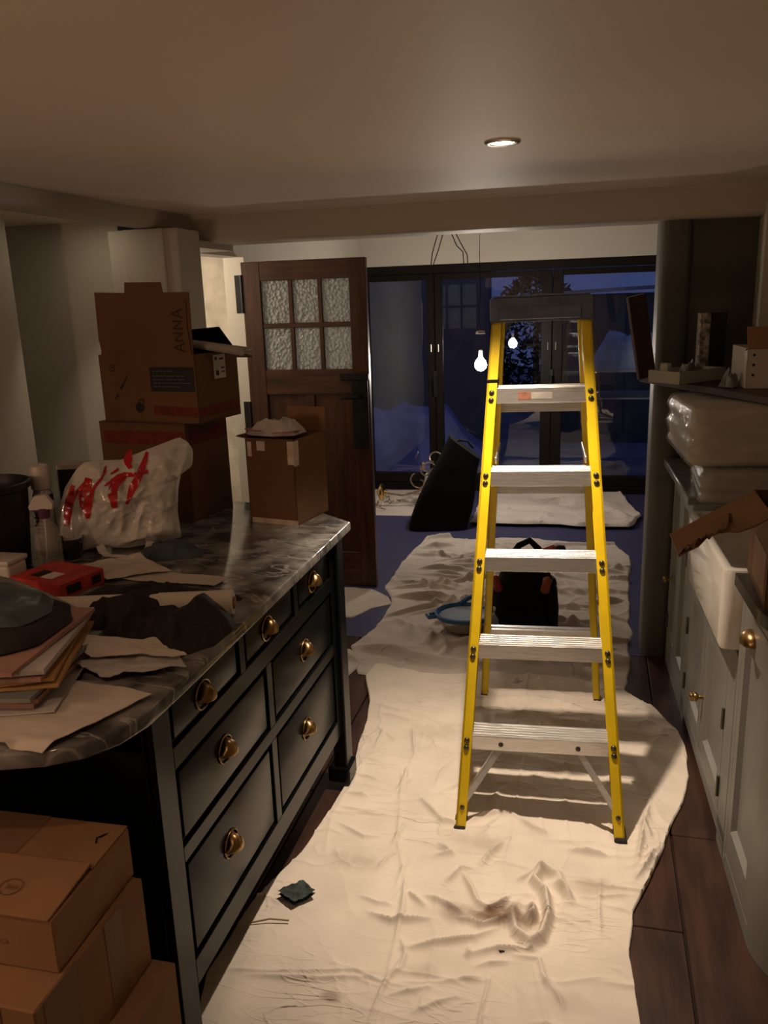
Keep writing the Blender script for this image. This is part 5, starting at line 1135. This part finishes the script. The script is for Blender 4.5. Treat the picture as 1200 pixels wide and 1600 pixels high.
m.add(vs, fs); fl = obj('flap', m, 'cardboard', ob, 30)
m = MB(); rr = random.Random(5)                              # peeled fluting hanging along the tear
top_, bot_ = [], []
for q in range(29):
    t_ = 0.40 + 0.60 * q / 28; a_ = B.lerp(Cc, t_); up_ = A.lerp(Dd, t_) - a_
    top_.append(a_ + up_ * (0.36 + 0.04 * math.sin(q * 1.7)) - nn * 0.0045); bot_.append(a_ + up_ * (0.12 + rr.uniform(-0.05, 0.10) + (0.25 if q < 4 else 0)) - nn * (0.016 + rr.uniform(-0.006, 0.008)))
mid_ = [x_.lerp(y_, 0.5) + nn * rr.uniform(-0.004, 0.003) for x_, y_ in zip(top_, bot_)]
k_ = len(top_); m.add([tuple(p) for p in top_ + mid_ + bot_], [(r_ * k_ + i, r_ * k_ + i + 1, r_ * k_ + k_ + i + 1, r_ * k_ + k_ + i) for r_ in (0, 1) for i in range(k_ - 1)])
obj('torn_edge', m, 'cardboard_edge', fl)
m = MB(); m.box(-0.1462, -0.1452, -0.12, 0.05, 0.02, 0.12); obj('tape', m, 'packing_tape', ob)
m = MB(); m.box(-0.10, 0.11, -d / 2 - 0.001, -d / 2 - 0.0002, 0.06, 0.16); obj('print', m, 'red_print', ob)
o = obj('plastic_sack', (lambda m: m.box(-0.09, 0.10, -0.09, 0.10, 0, 0.225, 0.03, 3))(MB()), 'black_plastic', None, 60, loc=(0.545, 2.0, 0.915)); tag(o, 'black plastic sack filling the opened cardboard box', 'plastic bag')
m = MB(); m.M = Matrix.Rotation(math.radians(70), 4, 'Y') ; m.lathe([(0.011, 0), (0.012, 0.002), (0.012, 0.09), (0.010, 0.095)], 16); o = obj('sealant_tube', m, 'white_plastic', None, 60, loc=(0.43, 2.02, 1.152)); tag(o, 'short white tube lying on the black sack', 'tube')

# ------------------------------------------------------------------ rear room: black bag, chandelier, tub, tool bag
bg = thing('black_bag', 'tall black bag leaning at an angle before the glass doors', 'bag', (-1.04, 5.60, 0.003), math.radians(12))
m = MB(); n = 26; vs = []; levels = 20
for j in range(levels):
    v = j / (levels - 1); wv = 0.205 - 0.085 * v + 0.015 * math.sin(v * 5); dv = 0.13 - 0.02 * v; sx = 0.20 * v ** 1.05
    for k in range(n):
        a = 2 * PI * k / n; c, s = math.cos(a), math.sin(a); c = math.copysign(abs(c) ** 0.45, c); s = math.copysign(abs(s) ** 0.45, s)
        wob = 1 + 0.07 * (float(fbm(np.array(a * 1.7), np.array(v * 5.0), 3, 3)) - 0.5)
        vs.append((sx + wv * c * wob, dv * s * wob + 0.05 * v, 0.56 * v - 0.16 * v * c * 0.5))
fs = [(j * n + k, j * n + (k + 1) % n, (j + 1) * n + (k + 1) % n, (j + 1) * n + k) for j in range(levels - 1) for k in range(n)] + [tuple(range(n)), tuple(range((levels - 1) * n, levels * n))]
m.add(vs, fs); obj('body', m, 'black_fabric', bg, 50)
m = MB(); m.tube([(0.12, 0.03, 0.585), (0.16, 0.04, 0.61), (0.22, 0.05, 0.60), (0.26, 0.05, 0.55)], 0.009, 8); obj('handle', m, 'black_fabric', bg, 60)
ch = thing('chandelier', 'dismantled chandelier with curled arms and a brass cup lying on the sheet', 'chandelier', (-1.40, 6.10, 0.014))
ch.scale = (1.25, 1.25, 1.25)
def arm(p, par=ch, r=0.007): m = MB(); m.tube(p, r, 8); return obj('arm', m, 'tarnished_metal', par, 60)
def curl(c, r0, r1, a0, a1, tilt, n=18):
    P = []
    for i in range(n):
        a = a0 + (a1 - a0) * i / (n - 1); r = r0 + (r1 - r0) * i / (n - 1); P.append((c[0] + r * math.cos(a), c[1] + tilt * r * math.sin(a) * 0.4, c[2] + r * math.sin(a)))
    return P
arm([(-0.10, -0.02, 0.085), (0.0, -0.02, 0.075), (0.10, 0.0, 0.10), (0.18, 0.02, 0.16), (0.20, 0.03, 0.24), (0.24, 0.05, 0.30)])
arm([(0.06, 0.0, 0.085), (0.14, -0.04, 0.09), (0.20, -0.05, 0.15), (0.18, -0.03, 0.22), (0.12, 0.0, 0.24)], r=0.006)
for c, a0, a1, tl in (((0.15, 0.02, 0.22), 0, 5.5, 1), ((0.22, -0.02, 0.20), 1, 6.8, -1), ((0.19, 0.05, 0.29), -1, 4.5, 1), ((0.10, 0.03, 0.15), 2, 7.5, -1), ((0.26, 0.04, 0.25), 0.5, 5, 1)): arm(curl(c, 0.065, 0.015, a0, a1, tl), r=0.005)
m = MB(); m.M = Matrix.Translation((-0.125, -0.02, 0.09)) @ Matrix.Rotation(-PI / 2, 4, 'Y'); m.lathe([(0.012, -0.03), (0.018, -0.012), (0.05, -0.004), (0.056, 0.006), (0.05, 0.014), (0.02, 0.030), (0.006, 0.04)], 26); obj('brass_cup', m, 'polished_brass', ch, 50)
for x, y, z in ((0.13, 0.0, 0.25), (0.245, 0.05, 0.31), (0.17, 0.03, 0.19)): m = MB(); m.lathe([(0.004, -0.02), (0.014, -0.01), (0.020, 0.004), (0.018, 0.006), (0.007, 0.004), (0.007, 0.03), (0.004, 0.032)], 14, (x, y, z)); obj('candle_cup', m, 'tarnished_metal', ch, 60)
m = MB(); m.lathe([(0.03, 0), (0.05, 0.03), (0.085, 0.15), (0.08, 0.15), (0.045, 0.03), (0.01, 0.008)], 24); sh = obj('shade', m, 'white_plastic', ch, 60); sh.location = (0.14, 0.07, 0.03); sh.rotation_euler = (0.2, 0.5, 0)
rr = random.Random(9)
for i in range(7):
    x = rr.uniform(-0.32, 0.20); y = rr.uniform(-0.15, 0.20); z = 0.012; P = [(0, 0, 0)]; a = rr.uniform(0, 6)
    for q in range(7): a += rr.uniform(-1, 1); P.append((P[-1][0] + 0.03 * math.cos(a), P[-1][1] + 0.03 * math.sin(a), abs(0.03 * math.sin(q + i))))
    m = MB(); m.tube(P, 0.0045, 7); m.lathe([(0.003, 0), (0.013, 0.008), (0.004, 0.018)], 8, P[-1]); o = obj('metal_sprig', m, 'tarnished_metal', None, 60, loc=(-1.50 + x, 6.08 + y, 0.016)); tag(o, 'small twisted dark metal sprig strewn on the sheet beside the chandelier', 'metal sprig', 'metal sprigs on the rear dust sheet')

tubb = thing('plastic_tub', 'clear plastic tub of water with a blue rim on the dust sheet', 'tub', (-0.570, 3.755, 0.022), math.radians(12))
m = MB(); m.lathe([(0.01, 0.001), (0.085, 0.0), (0.095, 0.004), (0.112, 0.062), (0.110, 0.063), (0.092, 0.008), (0.01, 0.006)], 40, sx=1.15, sy=1.0); obj('bowl', m, 'tub_plastic', tubb, 50)
m = MB(); m.lathe([(0.108, 0.060), (0.124, 0.060), (0.129, 0.068), (0.129, 0.080), (0.121, 0.083), (0.109, 0.072), (0.108, 0.060)], 40, sx=1.15, sy=1.0, cap=False); m.tube([(-0.14, -0.03, 0.07), (-0.175, -0.04, 0.07), (-0.185, -0.01, 0.07), (-0.145, 0.01, 0.07)], 0.011, 8); rim_ = obj('rim', m, 'blue_plastic', tubb, 50)
m = MB(); m.tube([(-0.02, 0.11, 0.078), (0.02, 0.14, 0.095), (0.06, 0.14, 0.11), (0.09, 0.10, 0.095)], 0.013, 8); obj('scraper', m, 'blue_plastic', tubb, 60)
m = MB(); m.lathe([(0.001, 0.066), (0.05, 0.0662), (0.109, 0.0665)], 40, sx=1.15, sy=1.0, cap=False); obj('water', m, 'milky_water', tubb, 60)
bt = thing('water_bottle', 'small clear bluish plastic bottle between the tub and the tool bag', 'bottle', (-0.415, 3.72, 0.024)); m = MB(); m.lathe([(0.026, 0), (0.030, 0.005), (0.030, 0.035), (0.027, 0.042), (0.030, 0.05), (0.030, 0.075), (0.014, 0.100), (0.011, 0.112)], 22); obj('body', m, 'bottle_plastic', bt, 50); m = MB(); m.lathe([(0.013, 0.108), (0.014, 0.110), (0.014, 0.126), (0.010, 0.128)], 18); obj('cap', m, 'white_plastic', bt, 50)
tg = thing('tool_bag', 'open black tool bag with red-handled tools on the dust sheet', 'bag', (-0.285, 3.80, 0.026), math.radians(4))
m = MB(); n = 40; lv = [(0.150, 0.105, 0.0), (0.158, 0.112, 0.01), (0.160, 0.115, 0.10), (0.152, 0.105, 0.20), (0.130, 0.090, 0.245), (0.105, 0.075, 0.30), (0.098, 0.068, 0.302), (0.12, 0.08, 0.24), (0.146, 0.098, 0.03)]; vs = []
for a_, b_, z in lv:
    for k in range(n):
        q = 2 * PI * k / n; c, s = math.cos(q), math.sin(q); wob = 1 + 0.05 * (float(fbm(np.array(q * 2), np.array(z * 20), 5, 3)) - 0.5); vs.append((a_ * math.copysign(abs(c) ** 0.6, c) * wob, b_ * math.copysign(abs(s) ** 0.6, s) * wob, z))
fs = [(j * n + k, j * n + (k + 1) % n, (j + 1) * n + (k + 1) % n, (j + 1) * n + k) for j in range(len(lv) - 1) for k in range(n)] + [tuple(range(n)), tuple(range((len(lv) - 1) * n, len(lv) * n))]
m.add(vs, fs); obj('body', m, 'black_fabric', tg, 50)
m = MB(); m.tube([(-0.10, -0.03, 0.27), (-0.08, -0.02, 0.34), (-0.03, 0.0, 0.41), (0.02, 0.02, 0.43), (0.06, 0.02, 0.39), (0.085, 0.0, 0.33), (0.10, -0.01, 0.27)], 0.016, 10); obj('handle', m, 'black_fabric', tg, 60)
m = MB(); m.box(-0.10, 0.10, -0.122, -0.108, 0.03, 0.12, 0.006); obj('pocket', m, 'black_fabric', tg)
def tool(name, label, x, y, z, rx, ry, grip, L1=0.13, r=0.014):
    t = thing(name, label, 'tool', (-0.285 + x, 3.80 + y, 0.026 + z), 0, 'hand tools standing in the black tool bag', rx, ry)
    m = MB(); m.lathe([(r * 0.6, 0), (r, 0.01), (r * 0.85, L1 * 0.5), (r, L1 * 0.85), (r * 0.5, L1)], 14, (0, 0, 0.10)); obj('grip', m, grip, t, 60)
    m = MB(); m.tube([(0, 0, 0), (0, 0, 0.11)], 0.005, 8); obj('shaft', m, 'tool_steel', t, 60)
tool('screwdriver', 'red-handled screwdriver leaning left in the black tool bag', -0.085, -0.05, 0.12, 0.35, -0.30, 'red_grip', 0.09, 0.022)
tool('screwdriver', 'orange-handled screwdriver leaning right in the black tool bag', 0.075, -0.05, 0.12, 0.35, 0.22, 'orange_grip', 0.09, 0.022)
tool('chisel', 'steel-bladed chisel standing upright in the black tool bag', -0.02, -0.02, 0.16, 0.1, -0.08, 'tool_steel', 0.14, 0.017)
tool('screwdriver', 'thin grey screwdriver in the middle of the black tool bag', 0.03, 0.0, 0.17, 0.1, 0.1, 'tool_steel', 0.12, 0.014)
dr = thing('power_drill', 'dark red cordless drill wedged at the back of the tool bag', 'drill', (-0.17, 3.84, 0.29), math.radians(20), ry=math.radians(-15)); m = MB(); m.tube([(-0.06, 0, 0.10), (0.05, 0, 0.10)], [0.034, 0.038], 16); m.box(-0.045, -0.005, -0.018, 0.018, -0.02, 0.09, 0.008, 2); obj('body', m, 'red_grip', dr, 50); m = MB(); m.tube([(0.05, 0, 0.10), (0.075, 0, 0.10), (0.10, 0, 0.10)], [0.026, 0.024, 0.012], 16); obj('chuck', m, 'black_plastic', dr, 50); m = MB(); m.box(-0.06, 0.015, -0.03, 0.03, -0.06, -0.02, 0.006); obj('battery', m, 'black_plastic', dr, 50)
m = MB(); m.box(-0.02, 0.035, -0.02, 0.02, 0, 0.02, 0.007, 2); o = obj('sanding_block', m, 'twig', None, 50, loc=(-0.29, 3.50, 0.030)); tag(o, 'small tan sanding block on the sheet before the tool bag', 'sanding block')

# ------------------------------------------------------------------ outside the glass doors
struct('ground', MB().box(-7, 7, 6.9, 20, -0.25, -0.12), 'patio')
gw = struct('wall_garden', MB().box(-6.0, -1.2, 10.0, 10.25, -0.12, 2.7).box(-6.0, -1.2, 9.98, 10.0, 1.28, 1.31), 'garden_render')
heap_thing('covered_heap', 'broad heap under a pale blue tarpaulin on the patio by the garden wall', 'heap', 'tarp_blue', [(-2.9, 8.0), (-2.2, 7.8), (-1.5, 7.9), (-0.9, 8.3), (-1.0, 9.0), (-1.8, 9.4), (-2.8, 9.2)], -0.12, 0.66, seed=41, fold=0.25, power=1.7, fs=4)
rr = random.Random(21)
for i in range(10):
    x = -2.05 + 0.115 * i * 1.6 * 0.6 + 0.02 * (i % 2); y = 7.28 + 0.24 * (i % 2); r = rr.uniform(0.05, 0.075)
    P = []; m = MB()
    def f(u, v): a = u * 2 * PI; q = v * PI - PI / 2; k = 1 + 0.25 * (float(vn(np.array(math.cos(a) * 2 + i), np.array(math.sin(q) * 2 + math.sin(a)), i)) - 0.5); return (r * k * math.cos(q) * math.cos(a) * 1.3, r * k * math.cos(q) * math.sin(a), r * k * math.sin(q) * 0.8 + r * 0.7)
    m.grid(f, 10, 7, True); o = obj('rubble_stone', m, 'rubble', None, 30, loc=(x, y, -0.12)); tag(o, 'rough grey stone lying on the patio before the tarpaulin heap', 'stone', 'stones on the patio')
# shed with a shallow curved roof
sd = thing('garden_shed', 'low dark shed with a pale curved roof edge beyond the patio', 'shed', (0.6, 9.8, -0.12))
m = MB(); m.box(-1.1, 2.4, 0.0, 1.8, 0, 1.66); obj('body', m, 'shed_board', sd)
m = MB()
for i in range(24):
    a0 = -1.2 + 3.7 * i / 24; a1 = -1.2 + 3.7 * (i + 1) / 24; z0 = 1.70 + 0.05 * math.sin((a0 + 1.2) / 3.7 * PI); z1 = 1.70 + 0.05 * math.sin((a1 + 1.2) / 3.7 * PI)
    m.add([(a0, -0.1, z0 - 0.04), (a1, -0.1, z1 - 0.04), (a1, -0.1, z1), (a0, -0.1, z0), (a0, 1.9, z0 - 0.04), (a1, 1.9, z1 - 0.04), (a1, 1.9, z1), (a0, 1.9, z0)], [(0, 1, 2, 3), (4, 5, 6, 7), (0, 1, 5, 4), (3, 2, 6, 7)])
obj('roof', m, 'pale_fascia', sd)
# evergreen between wall and shed
tr_ = thing('evergreen_shrub', 'dark evergreen shrub between the garden wall and the shed', 'shrub', (-0.85, 12.9, -0.12))
m = MB(); m.tube([(0, 0, 0), (0.02, 0, 0.8), (0, 0.02, 1.8)], [0.06, 0.05, 0.02], 8); obj('trunk', m, 'twig', tr_)
m = MB(); rr = random.Random(77)
for i in range(2600):
    a = rr.uniform(0, 6.28); h = rr.uniform(0.15, 1.95); R0 = 0.80 * (1 - (abs(h - 0.95) / 1.1) ** 3) * rr.uniform(0.55, 1.0); p = Vector((R0 * math.cos(a), R0 * math.sin(a), h)); d = Vector((rr.uniform(-1, 1), rr.uniform(-1, 1), rr.uniform(-0.5, 1))).normalized() * 0.07; s = d.cross(Vector((rr.uniform(-1, 1), rr.uniform(-1, 1), rr.uniform(-1, 1)))).normalized() * 0.022
    m.add([tuple(p - d), tuple(p + s), tuple(p + d), tuple(p - s)], [(0, 1, 2, 3)])
lf = obj('foliage', m, 'foliage', tr_); lf['kind'] = 'stuff'
# table with shelf, tarpaulin bundle on it, bucket
gt = thing('garden_table', 'metal garden table with a lower shelf outside the glass doors', 'table', (0.42, 8.15, -0.12))
m = MB(); m.box(-0.50, 0.55, -0.30, 0.30, 0.985, 1.01, 0.003); obj('table_top', m, 'garden_metal', gt); m = MB(); m.box(-0.48, 0.53, -0.29, 0.29, 0.74, 0.755, 0.002); obj('shelf', m, 'garden_metal', gt)
for x in (-0.47, 0.52):
    for y in (-0.28, 0.28): m = MB(); m.box(x - 0.016, x + 0.016, y - 0.016, y + 0.016, 0, 0.986, 0.003); obj('leg', m, 'garden_metal', gt)
heap_thing('covered_bundle', 'tall bundle under a crumpled pale blue sheet on the garden table', 'bundle', 'tarp_pale', [(-0.02, 7.95), (0.25, 7.88), (0.55, 7.95), (0.85, 8.1), (0.6, 8.38), (0.2, 8.4), (-0.03, 8.2)], 0.891, 0.40, seed=51, fold=0.3, power=3.5, fs=5)
bk = thing('bucket', 'small dark blue bucket upside down under the garden table', 'bucket', (0.20, 7.66, -0.12)); m = MB(); m.lathe([(0.13, 0), (0.135, 0.01), (0.10, 0.22), (0.09, 0.225), (0.01, 0.225)], 26); obj('body', m, 'blue_plastic', bk, 50); m = MB(); m.tube([(-0.13, 0, 0.03), (-0.10, -0.12, 0.02), (0, -0.16, 0.015), (0.10, -0.12, 0.02), (0.13, 0, 0.03)], 0.005, 6); obj('handle', m, 'garden_metal', bk, 60)
heap_thing('plastic_sheet', 'crumpled pale sheet of plastic lying on the patio under the table', 'plastic sheet', 'tarp_pale', [(0.42, 7.58), (0.9, 7.55), (1.2, 7.62), (0.9, 7.80), (0.45, 7.80)], -0.12, 0.22, seed=61, fold=0.5, fs=6)
heap_thing('covered_heap', 'flat heap under a pale sheet on the patio behind the ladder', 'heap', 'tarp_blue', [(-0.75, 7.12), (0.2, 7.02), (0.9, 7.12), (0.9, 7.35), (0.0, 7.45), (-0.7, 7.40)], -0.12, 0.16, seed=63, fold=0.3, fs=4)
